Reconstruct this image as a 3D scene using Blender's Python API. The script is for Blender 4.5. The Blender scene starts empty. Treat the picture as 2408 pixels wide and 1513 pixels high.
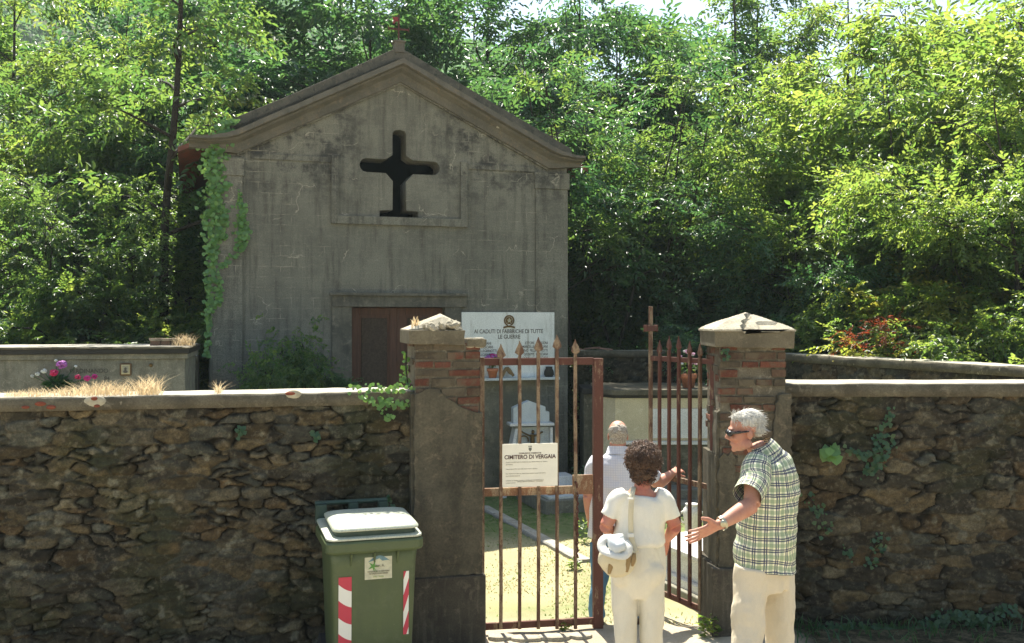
import bpy, bmesh, math, random
import numpy as np
from mathutils import Vector, Matrix

# ------------------------------------------------------------------ camera, world, sun, exposure
SC = bpy.context.scene
COL = SC.collection
F, CX, HY, CZ = 2340.0, 1204.0, 750.0, 2.28      # survey units: 2408-unit wide picture
cam = bpy.data.objects.new("camera", bpy.data.cameras.new("camera"))
COL.objects.link(cam)
cam.location = (0, 0, CZ)
cam.rotation_euler = (math.radians(90), 0, 0)
cam.data.sensor_width = 36
cam.data.lens = F / 2408 * 36
cam.data.shift_y = -(756.5 - HY) / 2408
cam.data.clip_end = 600
SC.camera = cam

SUN_EL, SUN_AZ = 60.0, -13.0                      # degrees; azimuth from +Y towards +X
w = bpy.data.worlds.new("World"); SC.world = w; w.use_nodes = True
sky = w.node_tree.nodes.new("ShaderNodeTexSky")
sky.sky_type = 'NISHITA'; sky.sun_disc = False
sky.sun_elevation = math.radians(SUN_EL); sky.sun_rotation = math.radians(SUN_AZ)
sky.dust_density = 2.0; sky.air_density = 1.2
bg = w.node_tree.nodes["Background"]
w.node_tree.links.new(sky.outputs[0], bg.inputs[0]); bg.inputs[1].default_value = 0.08
sun = bpy.data.objects.new("sun", bpy.data.lights.new("sun", 'SUN'))
COL.objects.link(sun)
sun.data.energy = 5.0; sun.data.angle = math.radians(0.53); sun.data.color = (1.0, 0.945, 0.84)
sd = Vector((math.sin(math.radians(SUN_AZ)) * math.cos(math.radians(SUN_EL)),
             math.cos(math.radians(SUN_AZ)) * math.cos(math.radians(SUN_EL)), math.sin(math.radians(SUN_EL))))
sun.rotation_euler = sd.to_track_quat('Z', 'Y').to_euler()
SC.view_settings.view_transform = 'Standard'; SC.view_settings.look = 'None'
SC.view_settings.exposure = 1.5; SC.view_settings.gamma = 1
SC.cycles.max_bounces = 8; SC.cycles.transmission_bounces = 6; SC.cycles.transparent_max_bounces = 4

# ------------------------------------------------------------------ helpers: objects
def tag(o, label=None, cat=None, group=None, kind=None):
    if label: o["label"] = label
    if cat: o["category"] = cat
    if group: o["group"] = group
    if kind: o["kind"] = kind
    return o

def empty(name, loc, yaw, label, cat, group=None):
    o = bpy.data.objects.new(name, None); COL.objects.link(o)
    o.location = loc; o.rotation_euler = (0, 0, math.radians(yaw)); o.empty_display_size = .2
    return tag(o, label, cat, group)

def link(name, me, parent=None, mats=None, smooth=None):
    o = bpy.data.objects.new(name, me); COL.objects.link(o)
    if parent is not None: o.parent = parent
    if mats is not None:
        for m in (mats if isinstance(mats, (list, tuple)) else [mats]): me.materials.append(m)
    if smooth: me.polygons.foreach_set("use_smooth", [True] * len(me.polygons))
    return o

def np_mesh(name, V, Fq, attrs=None):
    """fast mesh of equal-sized faces; attrs: dict name -> (kind, per-vertex array)"""
    V = np.asarray(V, np.float32); Fq = np.asarray(Fq, np.int32)
    me = bpy.data.meshes.new(name)
    me.vertices.add(len(V)); me.vertices.foreach_set("co", V.ravel())
    n, k = Fq.shape
    me.loops.add(n * k); me.loops.foreach_set("vertex_index", Fq.ravel())
    me.polygons.add(n)
    me.polygons.foreach_set("loop_start", np.arange(0, n * k, k, dtype=np.int32))
    me.polygons.foreach_set("loop_total", np.full(n, k, np.int32))
    me.update(calc_edges=True)
    put_attrs(me, attrs)
    return me

def put_attrs(me, attrs):
    for an, (kd, arr) in (attrs or {}).items():
        a = me.attributes.new(an, kd, 'POINT')
        arr = np.asarray(arr, np.float32)
        a.data.foreach_set({'FLOAT': 'value', 'FLOAT_VECTOR': 'vector', 'FLOAT_COLOR': 'color'}[kd], arr.ravel())

class Fr:
    """a frame on the ground: u right, v depth, z up"""
    def __init__(s, ox, oy, yaw):
        s.o = (ox, oy); s.yaw = yaw; a = math.radians(yaw)
        s.r = (math.cos(a), math.sin(a)); s.d = (-math.sin(a), math.cos(a))
    def pix(s, px, py, v=0.0):
        dx = (px - CX) / F
        ax = s.o[0] + v * s.d[0]; ay = s.o[1] + v * s.d[1]
        u = (ay * dx - ax) / (s.r[0] - s.r[1] * dx); t = ay + u * s.r[1]
        return u, CZ + (HY - py) / F * t
    def w(s, u, v, z=0.0):
        return (s.o[0] + u * s.r[0] + v * s.d[0], s.o[1] + u * s.r[1] + v * s.d[1], z)
    def root(s, name, label, cat, group=None, z=0.0, u=0.0, v=0.0):
        return empty(name, s.w(u, v, z), s.yaw, label, cat, group)

def P(px, py, D):
    return np.array([(px - CX) / F * D, D, CZ + (HY - py) / F * D])

def vnoise(x, y, seed=0):
    """smooth value noise in 0..1, vectorised"""
    x = np.asarray(x, float); y = np.asarray(y, float)
    xi = np.floor(x).astype(np.int64); yi = np.floor(y).astype(np.int64)
    fx = x - xi; fy = y - yi; fx = fx * fx * (3 - 2 * fx); fy = fy * fy * (3 - 2 * fy)
    def h(a, b):
        n = (a * 374761393 + b * 668265263 + seed * 1442695041) & 0x7fffffff
        n = ((n ^ (n >> 13)) * 1274126177) & 0x7fffffff
        n = (n ^ (n >> 16)) & 0xffff
        return n / 65535.0
    return (h(xi, yi) * (1 - fx) + h(xi + 1, yi) * fx) * (1 - fy) + (h(xi, yi + 1) * (1 - fx) + h(xi + 1, yi + 1) * fx) * fy

def fbm(x, y, seed=0, octv=4):
    s = 0; a = .5; t = 0
    for i in range(octv):
        s = s + a * vnoise(np.asarray(x) * 2 ** i, np.asarray(y) * 2 ** i, seed + i * 17); t += a; a *= .5
    return s / t

def rs(ctrl, m):
    """Catmull-Rom resample of an (n,k) array to m rows"""
    c = np.asarray(ctrl, float); n = len(c)
    t = np.linspace(0, n - 1, m); i = np.clip(t.astype(int), 0, n - 2); f = (t - i)[:, None]
    p0 = c[np.clip(i - 1, 0, n - 1)]; p1 = c[i]; p2 = c[i + 1]; p3 = c[np.clip(i + 2, 0, n - 1)]
    return .5 * ((2 * p1) + (-p0 + p2) * f + (2 * p0 - 5 * p1 + 4 * p2 - p3) * f * f + (-p0 + 3 * p1 - 3 * p2 + p3) * f ** 3)

class G:
    """collects shapes into one mesh"""
    def __init__(s): s.v = []; s.f = []; s.uv = []; s.mi = []; s.cur = 0; s.M = None
    def add(s, V, Fs, uv=None):
        b = len(s.v)
        V = [Vector(map(float, q)) for q in V]
        if s.M is not None: V = [s.M @ q for q in V]
        s.v += [tuple(q) for q in V]; s.f += [tuple(b + i for i in f) for f in Fs]
        s.uv += [tuple(q) for q in uv] if uv is not None else [(0, 0, 0)] * len(V)
        s.mi += [s.cur] * len(Fs)
        return s
    def box(s, u0, u1, v0, v1, z0, z1, jit=0, rnd=None):
        V = [(x, y, z) for z in (z0, z1) for y in (v0, v1) for x in (u0, u1)]
        if jit: V = [tuple(c + rnd.uniform(-jit, jit) for c in q) for q in V]
        return s.add(V, [(0, 2, 3, 1), (4, 5, 7, 6), (0, 1, 5, 4), (2, 6, 7, 3), (0, 4, 6, 2), (1, 3, 7, 5)])
    def loft(s, pts, A, a, b, n=20, m=None, caps=True, pw=1.0, jitter=None):
        k = len(pts)
        A = [A] * k if np.ndim(A[0]) == 0 else A
        a = [a] * k if np.ndim(a) == 0 else a
        b = a if b is None else ([b] * k if np.ndim(b) == 0 else b)
        arr = np.hstack([np.asarray(pts, float), np.asarray(A, float), np.c_[a], np.c_[b]])
        if m: arr = rs(arr, m)
        p = arr[:, :3]; A = arr[:, 3:6]; a = arr[:, 6]; b = arr[:, 7]
        T = np.gradient(p, axis=0); L = np.r_[0, np.cumsum(np.linalg.norm(np.diff(p, axis=0), axis=1))]
        T /= np.linalg.norm(T, axis=1)[:, None] + 1e-9
        A = A - (A * T).sum(1)[:, None] * T; A /= np.linalg.norm(A, axis=1)[:, None] + 1e-9
        B = np.cross(T, A)
        th = np.linspace(0, 2 * math.pi, n, endpoint=False)
        c = np.sign(np.cos(th)) * np.abs(np.cos(th)) ** pw; sn = np.sign(np.sin(th)) * np.abs(np.sin(th)) ** pw
        V = p[:, None] + A[:, None] * (a[:, None] * c)[..., None] + B[:, None] * (b[:, None] * sn)[..., None]
        rad = (a.mean() + b.mean()) / 2
        uv = np.zeros((len(p), n, 3)); uv[..., 0] = th[None] * rad; uv[..., 1] = L[:, None]
        Fs = [(i * n + j, i * n + (j + 1) % n, (i + 1) * n + (j + 1) % n, (i + 1) * n + j) for i in range(len(p) - 1) for j in range(n)]
        if caps: Fs += [tuple(range(n))[::-1], tuple((len(p) - 1) * n + j for j in range(n))]
        return s.add(V.reshape(-1, 3), Fs, uv.reshape(-1, 3))
    def tube(s, pts, r, n=8, m=None, caps=True):
        p = np.asarray(pts, float); t = p[-1] - p[0]; A = np.cross(t, (0, 0, 1.)) if abs(t[2]) < .9 * np.linalg.norm(t) else np.array([1., .03, 0])
        return s.loft(pts, A / (np.linalg.norm(A) + 1e-9), r, None, n, m, caps)
    def ell(s, c, r, R=None, n=16, k=10):
        V = []; 
        for i in range(1, k):
            ph = math.pi * i / k
            for j in range(n):
                t = 2 * math.pi * j / n
                V.append((r[0] * math.sin(ph) * math.cos(t), r[1] * math.sin(ph) * math.sin(t), r[2] * math.cos(ph)))
        V += [(0, 0, r[2]), (0, 0, -r[2])]
        if R is not None: V = [tuple(R @ Vector(q)) for q in V]
        V = [tuple(c[i] + q[i] for i in range(3)) for q in V]
        Fs = [(i * n + j, (i + 1) * n + j, (i + 1) * n + (j + 1) % n, i * n + (j + 1) % n) for i in range(k - 2) for j in range(n)]
        T, B = (k - 1) * n, (k - 1) * n + 1
        Fs += [(T, j, (j + 1) % n) for j in range(n)] + [(B, (k - 2) * n + (j + 1) % n, (k - 2) * n + j) for j in range(n)]
        return s.add(V, Fs)
    def lathe(s, c, prof, n=20, caps=True):
        V = [(c[0] + r * math.cos(2 * math.pi * j / n), c[1] + r * math.sin(2 * math.pi * j / n), c[2] + z) for r, z in prof for j in range(n)]
        Fs = [(i * n + j, i * n + (j + 1) % n, (i + 1) * n + (j + 1) % n, (i + 1) * n + j) for i in range(len(prof) - 1) for j in range(n)]
        if caps: Fs += [tuple(range(n))[::-1], tuple((len(prof) - 1) * n + j for j in range(n))]
        return s.add(V, Fs)
    def prism(s, poly, v0, v1):
        """extrude a (u,z) outline along v"""
        n = len(poly)
        V = [(u, v0, z) for u, z in poly] + [(u, v1, z) for u, z in poly]
        return s.add(V, [tuple(range(n)), tuple(range(2 * n - 1, n - 1, -1))] + [(i, i + n, (i + 1) % n + n, (i + 1) % n) for i in range(n)])
    def mesh(s, name, smooth=False, bevel=0, uv=False):
        me = bpy.data.meshes.new(name); me.from_pydata(s.v, [], s.f)
        if uv: put_attrs(me, {"pl": ('FLOAT_VECTOR', s.uv)})
        me.polygons.foreach_set("material_index", s.mi)
        bm = bmesh.new(); bm.from_mesh(me); bmesh.ops.recalc_face_normals(bm, faces=bm.faces)
        if bevel:
            ed = [e for e in bm.edges if len(e.link_faces) == 2 and e.calc_face_angle(0) > .6]
            bmesh.ops.bevel(bm, geom=ed, offset=bevel, segments=2, affect='EDGES', profile=.6)
        bm.to_mesh(me); bm.free()
        if smooth: me.polygons.foreach_set("use_smooth", [True] * len(me.polygons))
        return me
    def build(s, name, mat, parent=None, smooth=False, bevel=0, uv=False):
        return link(name, s.mesh(name, smooth, bevel, uv), parent, mat)

def remeshed(g, name, mat, parent=None, voxel=.006, smooth=4, disp=0, dscale=30, seed=1):
    me = g.mesh("tmp"); o = bpy.data.objects.new("tmp", me); COL.objects.link(o)
    md = o.modifiers.new("r", 'REMESH'); md.mode = 'VOXEL'; md.voxel_size = voxel; md.use_smooth_shade = True
    if smooth:
        ms = o.modifiers.new("s", 'SMOOTH'); ms.factor = .5; ms.iterations = smooth
    dg = bpy.context.evaluated_depsgraph_get(); dg.update()
    m2 = bpy.data.meshes.new_from_object(o.evaluated_get(dg)); m2.name = name
    bpy.data.objects.remove(o); bpy.data.meshes.remove(me)
    if disp:
        n = len(m2.vertices); co = np.zeros(n * 3); no = np.zeros(n * 3)
        m2.vertices.foreach_get("co", co); m2.vertices.foreach_get("normal", no)
        co = co.reshape(-1, 3); no = no.reshape(-1, 3)
        d = fbm(co[:, 0] * dscale + co[:, 1] * dscale * .7 + 50, co[:, 2] * dscale * .8 + co[:, 1] * dscale * .4 + 50, seed, 3) - .5
        co += no * (d * disp)[:, None]; m2.vertices.foreach_set("co", co.ravel()); m2.update()
    return link(name, m2, parent, mat, smooth=True)

def curve_mesh(loops, thick, name="c"):
    """flat (u,z) outline with holes -> slab; front at v=0, back at v=thick"""
    cu = bpy.data.curves.new("tmp", 'CURVE'); cu.dimensions = '2D'; cu.fill_mode = 'BOTH'; cu.extrude = thick / 2
    for lp in loops:
        sp = cu.splines.new('POLY'); sp.points.add(len(lp) - 1); sp.use_cyclic_u = True
        for i, (u, z) in enumerate(lp): sp.points[i].co = (u, z, 0, 1)
    o = bpy.data.objects.new("tmp", cu); COL.objects.link(o)
    dg = bpy.context.evaluated_depsgraph_get(); dg.update()
    me = bpy.data.meshes.new_from_object(o.evaluated_get(dg)); me.name = name
    bpy.data.objects.remove(o); bpy.data.curves.remove(cu)
    me.transform(Matrix.Rotation(math.pi / 2, 4, 'X')); me.transform(Matrix.Translation((0, thick / 2, 0)))
    return me

def text_mesh(lines, name="lettering", bold=0.0):
    """lines: (string, u, z, size, align, xscale); lies in the u-z plane facing -v"""
    bmo = bmesh.new()
    for st, u, z, size, al, xs in lines:
        cu = bpy.data.curves.new("t", 'FONT'); cu.body = st; cu.size = size; cu.align_x = al; cu.extrude = .0008; cu.offset = bold * size
        o = bpy.data.objects.new("t", cu); COL.objects.link(o)
        dg = bpy.context.evaluated_depsgraph_get(); dg.update()
        me = bpy.data.meshes.new_from_object(o.evaluated_get(dg))
        bpy.data.objects.remove(o); bpy.data.curves.remove(cu)
        me.transform(Matrix.Diagonal((xs, 1, 1, 1))); me.transform(Matrix.Rotation(math.pi / 2, 4, 'X')); me.transform(Matrix.Translation((u, 0, z)))
        bmo.from_mesh(me); bpy.data.meshes.remove(me)
    m = bpy.data.meshes.new(name); bmo.to_mesh(m); bmo.free(); return m

# ------------------------------------------------------------------ helpers: materials
class NT:
    def __init__(s, name):
        s.m = bpy.data.materials.new(name); s.m.use_nodes = True; s.t = s.m.node_tree
        s.b = s.t.nodes["Principled BSDF"]; s.out = s.t.nodes["Material Output"]
    def n(s, ty, **kw):
        nd = s.t.nodes.new("ShaderNode" + ty)
        for k, v in kw.items(): setattr(nd, k, v)
        return nd
    def l(s, a, b): s.t.links.new(a, b)
    def setin(s, sock, v):
        if hasattr(v, "is_output") or isinstance(v, bpy.types.NodeSocket): s.l(v, sock)
        elif isinstance(v, (tuple, list)): sock.default_value = (*v, 1) if len(v) == 3 and len(sock.default_value) == 4 else v
        else: sock.default_value = v
    def math(s, op, a, b=0, c=None):
        nd = s.n("Math", operation=op); s.setin(nd.inputs[0], a); s.setin(nd.inputs[1], b)
        if c is not None: s.setin(nd.inputs[2], c)
        return nd.outputs[0]
    def mix(s, fac, a, b, blend='MIX'):
        nd = s.n("Mix", data_type='RGBA', blend_type=blend)
        s.setin(nd.inputs[0], fac); s.setin(nd.inputs[6], a); s.setin(nd.inputs[7], b); return nd.outputs[2]
    def co(s, stretch=(1, 1, 1), kind="Object"):
        c = s.n("TexCoord").outputs[kind]
        mp = s.n("Mapping"); mp.inputs[3].default_value = stretch; s.l(c, mp.inputs[0]); return mp.outputs[0]
    def noise(s, vec, scale, detail=6, rough=.6, dist=0):
        nd = s.n("TexNoise"); s.l(vec, nd.inputs["Vector"]); nd.inputs["Scale"].default_value = scale
        nd.inputs["Detail"].default_value = detail; nd.inputs["Roughness"].default_value = rough; nd.inputs["Distortion"].default_value = dist
        return nd.outputs[0]
    def ramp(s, v, a, b):
        nd = s.n("MapRange", interpolation_type='SMOOTHSTEP'); s.setin(nd.inputs[0], v)
        nd.inputs[1].default_value = a; nd.inputs[2].default_value = b; return nd.outputs[0]
    def attr(s, name, out=0): 
        nd = s.n("Attribute", attribute_name=name); return nd.outputs[out]
    def bump(s, h, strength=.3, dist=.01):
        nd = s.n("Bump"); s.l(h, nd.inputs["Height"]); nd.inputs["Strength"].default_value = strength
        nd.inputs["Distance"].default_value = dist; s.l(nd.outputs[0], s.b.inputs["Normal"]); return nd
    def fin(s, col, rough=.85, spec=.3, metal=0):
        s.setin(s.b.inputs["Base Color"], col); s.setin(s.b.inputs["Roughness"], rough)
        s.b.inputs["Specular IOR Level"].default_value = spec; s.b.inputs["Metallic"].default_value = metal; return s.m

def weathered(name, c1, c2, c3=None, scale=3, spots=None, streak=None, bump=.4, fine=90, rough=.9, spec=.25, dist=.006, moss=None):
    """two-tone surface with blotches, streaks, spots and grain"""
    t = NT(name); co = t.co()
    col = t.mix(t.ramp(t.noise(co, scale, 8, .65), .35, .68), c1, c2)
    if c3: col = t.mix(t.ramp(t.noise(co, scale * 2.7, 6, .7, .6), .52, .68), col, c3)
    if streak:
        st = t.noise(t.co((1, 1, .12)), streak[1], 5, .6)
        col = t.mix(t.math('MULTIPLY', t.ramp(st, .5, .75), streak[2]), col, streak[0])
    if moss: col = t.mix(t.math('MULTIPLY', t.ramp(t.noise(co, moss[1], 7, .7), moss[2], moss[2] + .12), .85), col, moss[0])
    if spots: col = t.mix(t.ramp(t.noise(co, spots[1], 3, .5), spots[2], spots[2] + .05), col, spots[0])
    g = t.noise(co, fine, 4, .7)
    col = t.mix(t.math('MULTIPLY', t.ramp(g, .35, .7), .35), col, (0.02, 0.018, 0.015), 'MIX')
    t.bump(g, bump, dist)
    return t.fin(col, rough, spec)

def plain(name, c, rough=.6, spec=.4, metal=0, var=.25, scale=30, bump=.1):
    t = NT(name); co = t.co(); n = t.noise(co, scale, 5, .6)
    col = t.mix(t.ramp(n, .3, .75), c, tuple(x * (1 - var) for x in c)); t.bump(n, bump, .004)
    return t.fin(col, rough, spec, metal)

def vcol(name, rough=.9, fine=120, bump=.5, dist=.005, spec=.2, grain=.45, grime=0):
    t = NT(name); co = t.co(); n = t.noise(co, fine, 6, .75); n2 = t.noise(co, 22, 5, .7)
    col = t.mix(t.math('MULTIPLY', t.ramp(n, .4, .62), grain), t.attr("Col"), (.015, .012, .01))
    col = t.mix(t.math('MULTIPLY', t.ramp(n2, .5, .72), .35), col, (.26, .22, .15))
    if grime: col = t.mix(t.math('MULTIPLY', t.ramp(t.noise(t.co(), 7, 7, .75), .46, .60), grime), col, (.115, .098, .064))
    t.bump(n, bump, dist); return t.fin(col, rough, spec)

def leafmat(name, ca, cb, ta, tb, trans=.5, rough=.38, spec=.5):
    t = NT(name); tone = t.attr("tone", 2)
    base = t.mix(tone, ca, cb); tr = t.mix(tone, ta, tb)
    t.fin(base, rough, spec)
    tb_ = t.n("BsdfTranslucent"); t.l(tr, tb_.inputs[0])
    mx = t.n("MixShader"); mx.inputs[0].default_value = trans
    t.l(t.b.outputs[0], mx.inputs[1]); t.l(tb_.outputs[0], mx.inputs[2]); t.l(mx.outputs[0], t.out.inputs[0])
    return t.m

# ------------------------------------------------------------------ materials
GREY = (.19, .18, .135)
m_plaster = weathered("gate_plaster", (.110, .098, .064), (.064, .056, .038), (.155, .13, .083), 4.5, spots=((.45, .42, .33), 7, .74), streak=((.045, .04, .028), 11, .8), bump=.8, fine=60, dist=.01, moss=((.055, .05, .032), 2.2, .54))
m_plinth = weathered("plinth_plaster", (.075, .066, .046), (.048, .041, .03), (.115, .10, .07), 5, spots=((.3, .28, .22), 9, .75), streak=((.20, .18, .13), 22, .4), bump=.5)
m_coping = weathered("coping_concrete", (.140, .125, .085), (.08, .07, .047), (.18, .16, .11), 5, spots=((.36, .33, .24), 9, .70), bump=.6, moss=((.07, .07, .03), 4, .62))
m_cap = weathered("cap_stone", (.42, .38, .28), (.28, .25, .18), (.5, .46, .35), 6, bump=.6, spots=((.16, .14, .10), 11, .7))
m_capside = weathered("cap_block", (.16, .14, .09), (.10, .085, .055), (.20, .17, .11), 6, bump=.5, spots=((.45, .42, .32), 9, .76))
m_mortar = weathered("old_mortar", (.17, .15, .105), (.10, .088, .06), (.26, .23, .165), 9, bump=.8, dist=.01)
m_brick = vcol("brick", .9, 90, .6, .006, grime=.75)
m_stone = vcol("rubble_stone", .92, 75, .8, .008)
m_concrete = weathered("grave_concrete", (.25, .245, .19), (.16, .155, .12), (.30, .28, .215), 6, streak=((.09, .09, .06), 14, .5), bump=.5)
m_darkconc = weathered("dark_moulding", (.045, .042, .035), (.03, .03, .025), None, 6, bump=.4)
m_lowwall = weathered("mossy_wall", (.17, .16, .11), (.09, .088, .062), (.25, .225, .16), 4, spots=((.25, .23, .17), 8, .7), bump=1, fine=30, dist=.02, moss=((.05, .065, .03), 5, .55))
m_marble = weathered("white_marble", (.78, .77, .72), (.68, .68, .64), None, 3, streak=((.45, .44, .38), 16, .35), bump=.1, rough=.45, spec=.5)
m_plaque = weathered("plaque_marble", (.82, .84, .78), (.72, .74, .68), None, 2.5, streak=((.34, .32, .24), 13, .8), bump=.1, rough=.6)
m_greymarble = weathered("grey_marble", (.62, .66, .64), (.5, .54, .52), None, 4, bump=.1, rough=.5)
m_cream = weathered("cream_render", (.68, .59, .38), (.58, .50, .32), (.72, .64, .44), 3, streak=((.3, .26, .16), 9, .4), bump=.2)
m_letter = plain("letter_paint", (.075, .065, .05), .8)
m_faint = plain("worn_letter", (.17, .165, .13), .9)
m_bronze = plain("bronze", (.16, .10, .035), .5, .5, .6)
m_terra = plain("terracotta", (.52, .20, .10), .8, .2)
m_iron = None
def rust(name, paint, rst, th):
    t = NT(name); co = t.co((1, 1, .35)); n = t.noise(co, 14, 8, .75, .4); n2 = t.noise(t.co(), 160, 3, .7)
    col = t.mix(t.ramp(n, th, th + .08), paint, rst); col = t.mix(t.math('MULTIPLY', t.ramp(n2, .4, .7), .5), col, (.05, .022, .012))
    t.bump(n2, .5, .003); return t.fin(col, .75, .3)
m_gate = rust("rusty_gate_paint", (.105, .040, .027), (.24, .165, .10), .56)
m_gatebar = rust("worn_gate_paint", (.120, .064, .038), (.26, .19, .115), .46)
m_rail = rust("rust_rail", (.22, .11, .055), (.34, .25, .15), .48)
m_wood = None
t = NT("door_wood"); c_ = t.co((9, 9, .6)); n_ = t.noise(c_, 6, 8, .7, .3)
m_wood = t.fin(t.mix(t.ramp(n_, .3, .7), (.105, .050, .030), (.06, .030, .019)), .7, .3); t.bump(n_, .3, .004)
m_wood2 = plain("panel_wood", (.075, .054, .038), .8, .2, 0, .5, 40)
m_dark = plain("dark_interior", (.012, .014, .012), .9, .1)
m_void = plain("void_black", (.002, .004, .003), .8, .0)
t = NT("roof_tile"); c_ = t.co(); m_tile = t.fin(t.mix(t.ramp(t.noise(c_, 4, 8, .8), .4, .65), (.20, .065, .035), (.10, .07, .045)), .9, .2); t.bump(t.noise(c_, 50), .6, .01)
m_tree = weathered("bark", (.045, .038, .026), (.025, .022, .016), (.07, .062, .045), 8, bump=1, fine=40, dist=.02)
t = NT("ground_cover")
co = t.co(); g1 = t.noise(co, 9, 8, .75); g2 = t.noise(co, 70, 6, .8); pt = t.attr("Col")
col = t.mix(t.math('MULTIPLY', t.ramp(g1, .42, .62), .35), pt, (.40, .32, .19)); col = t.mix(t.math('MULTIPLY', t.ramp(g2, .45, .65), .3), col, (.20, .165, .10))
t.bump(g2, .8, .02); m_ground = t.fin(col, .95, .1)
m_blade = leafmat("grass_blade", (.11, .18, .05), (.44, .38, .22), (.25, .38, .08), (.55, .47, .25), .4, .6, .2)
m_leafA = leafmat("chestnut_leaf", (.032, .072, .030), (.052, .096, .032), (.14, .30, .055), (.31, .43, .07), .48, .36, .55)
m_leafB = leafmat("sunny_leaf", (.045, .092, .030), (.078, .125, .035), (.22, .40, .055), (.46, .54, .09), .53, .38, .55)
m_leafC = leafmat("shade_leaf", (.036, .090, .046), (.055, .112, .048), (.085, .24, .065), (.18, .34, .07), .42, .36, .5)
m_leafY = leafmat("yellow_leaf", (.09, .13, .025), (.16, .16, .03), (.36, .48, .06), (.58, .50, .07), .5, .4, .4)
m_leafR = leafmat("red_leaf", (.16, .035, .02), (.22, .06, .03), (.5, .08, .03), (.5, .12, .03), .4, .5, .3)
m_ivy = leafmat("ivy_leaf", (.065, .15, .042), (.15, .29, .07), (.2, .42, .06), (.32, .5, .07), .25, .4, .5)
m_far = leafmat("far_leaf", (.06, .11, .065), (.09, .14, .075), (.16, .32, .12), (.22, .38, .14), .4, .6, .2)
m_dry = leafmat("dry_grass", (.46, .34, .19), (.60, .49, .31), (.6, .45, .26), (.72, .6, .38), .4, .7, .1)

# chapel render with pale rectilinear cracks
t = NT("chapel_render"); co = t.co()
base = t.mix(t.ramp(t.noise(co, 1.6, 8, .65), .35, .68), (.205, .202, .160), (.135, .134, .108))
base = t.mix(t.math('MULTIPLY', t.ramp(t.noise(t.co((1, 1, .10)), 9, 6, .65), .46, .70), .75), base, (.075, .073, .058))
base = t.mix(t.math('MULTIPLY', t.ramp(t.noise(t.co((.35, 1, 1)), 30, 4, .6), .5, .7), .2), base, (.30, .27, .20))
sep = t.n("SeparateXYZ"); t.l(t.n("TexCoord").outputs["Object"], sep.inputs[0])
zz = sep.outputs[2]; uu = sep.outputs[0]
mould = t.math('MULTIPLY', t.ramp(t.noise(co, 3.2, 9, .75), .46, .60), t.math('MULTIPLY', t.ramp(zz, 3.6, 4.4), t.ramp(t.math('ABSOLUTE', t.math('SUBTRACT', uu, 2.4)), .15, .9)))
base = t.mix(t.math('MULTIPLY', mould, .9), base, (.045, .045, .042))
cx = t.n("CombineXYZ"); t.l(uu, cx.inputs[0]); wz = t.math('ADD', zz, t.math('MULTIPLY', t.noise(co, 5, 3), .03)); t.l(wz, cx.inputs[1])
br = t.n("TexBrick"); t.l(cx.outputs[0], br.inputs["Vector"]); br.inputs["Scale"].default_value = 1
br.inputs["Mortar Size"].default_value = .006; br.inputs["Brick Width"].default_value = .28; br.inputs["Row Height"].default_value = .135; br.inputs["Mortar Smooth"].default_value = .4
edge = t.math('MULTIPLY', t.ramp(t.math('ABSOLUTE', t.math('SUBTRACT', uu, 2.4)), .6, 1.2), t.ramp(t.noise(co, 2.9, 5, .65), .50, .64))
c1_ = t.math('MULTIPLY', br.outputs["Fac"], edge)
vo = t.n("TexVoronoi", feature='DISTANCE_TO_EDGE'); wv = t.n("Mapping"); t.l(co, wv.inputs[0])
wn = t.n("TexNoise"); t.l(co, wn.inputs[0]); wn.inputs["Scale"].default_value = 6; wn.inputs["Detail"].default_value = 4
va = t.n("VectorMath", operation='MULTIPLY_ADD'); t.l(wn.outputs[1], va.inputs[0]); va.inputs[1].default_value = (.25, .25, .25); t.l(co, va.inputs[2])
t.l(va.outputs[0], vo.inputs["Vector"]); vo.inputs["Scale"].default_value = 1.9
wig = t.math('MULTIPLY', t.math('LESS_THAN', vo.outputs["Distance"], .009), t.ramp(t.noise(co, 2.3, 3, .5), .53, .60))
cr = t.math('MAXIMUM', t.math('ADD', t.math('MULTIPLY', c1_, .45), t.math('MULTIPLY', br.outputs['Fac'], .05)), t.math('MULTIPLY', wig, .65))
base = t.mix(cr, base, (.42, .39, .30))
base = t.mix(t.math('MULTIPLY', t.ramp(t.noise(co, 14, 9, .8), .50, .66), .32), base, (.27, .265, .21))
base = t.mix(t.math('MULTIPLY', t.ramp(t.noise(co, 95, 5, .75), .42, .64), .55), base, (.04, .038, .03))
t.bump(t.noise(co, 60, 6, .7), .5, .008); m_chapel = t.fin(base, .92, .2)

# ------------------------------------------------------------------ ground and hill
GR_IN = -.10
def ground_z(x, y):
    s = np.clip((y - 7.25) / .6, 0, 1); s = s * s * (3 - 2 * s)
    z = GR_IN * s + (fbm(x * 1.5 + 40, y * 1.5 + 40, 3) - .5) * .05 + (fbm(x * 9 + 40, y * 9 + 40, 5) - .5) * .016
    hl = ((np.clip(y, 32, 400) - 32) / 50) ** 1.3 * np.clip(15 - x * .17, 6, 26)
    z = z + 62 * np.tanh(hl / 62)
    return z
xs = np.unique(np.r_[np.linspace(-260, -8, 26), np.linspace(-8, 8, 300), np.linspace(8, 260, 26)])
ys = np.unique(np.r_[np.linspace(-200, 3, 18), np.linspace(3, 16, 250), np.linspace(16, 260, 70)])
gx, gy = np.meshgrid(xs, ys); gz = ground_z(gx, gy)
nx, ny = len(xs), len(ys)
idx = np.arange(nx * ny).reshape(ny, nx)
Fq = np.stack([idx[:-1, :-1], idx[:-1, 1:], idx[1:, 1:], idx[1:, :-1]], -1).reshape(-1, 4)
n1 = fbm(gx * 2.3 + 90, gy * 2.3 + 90, 8)[..., None]; n2 = fbm(gx * .9 + 30, gy * .9 + 30, 9)[..., None]
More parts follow.
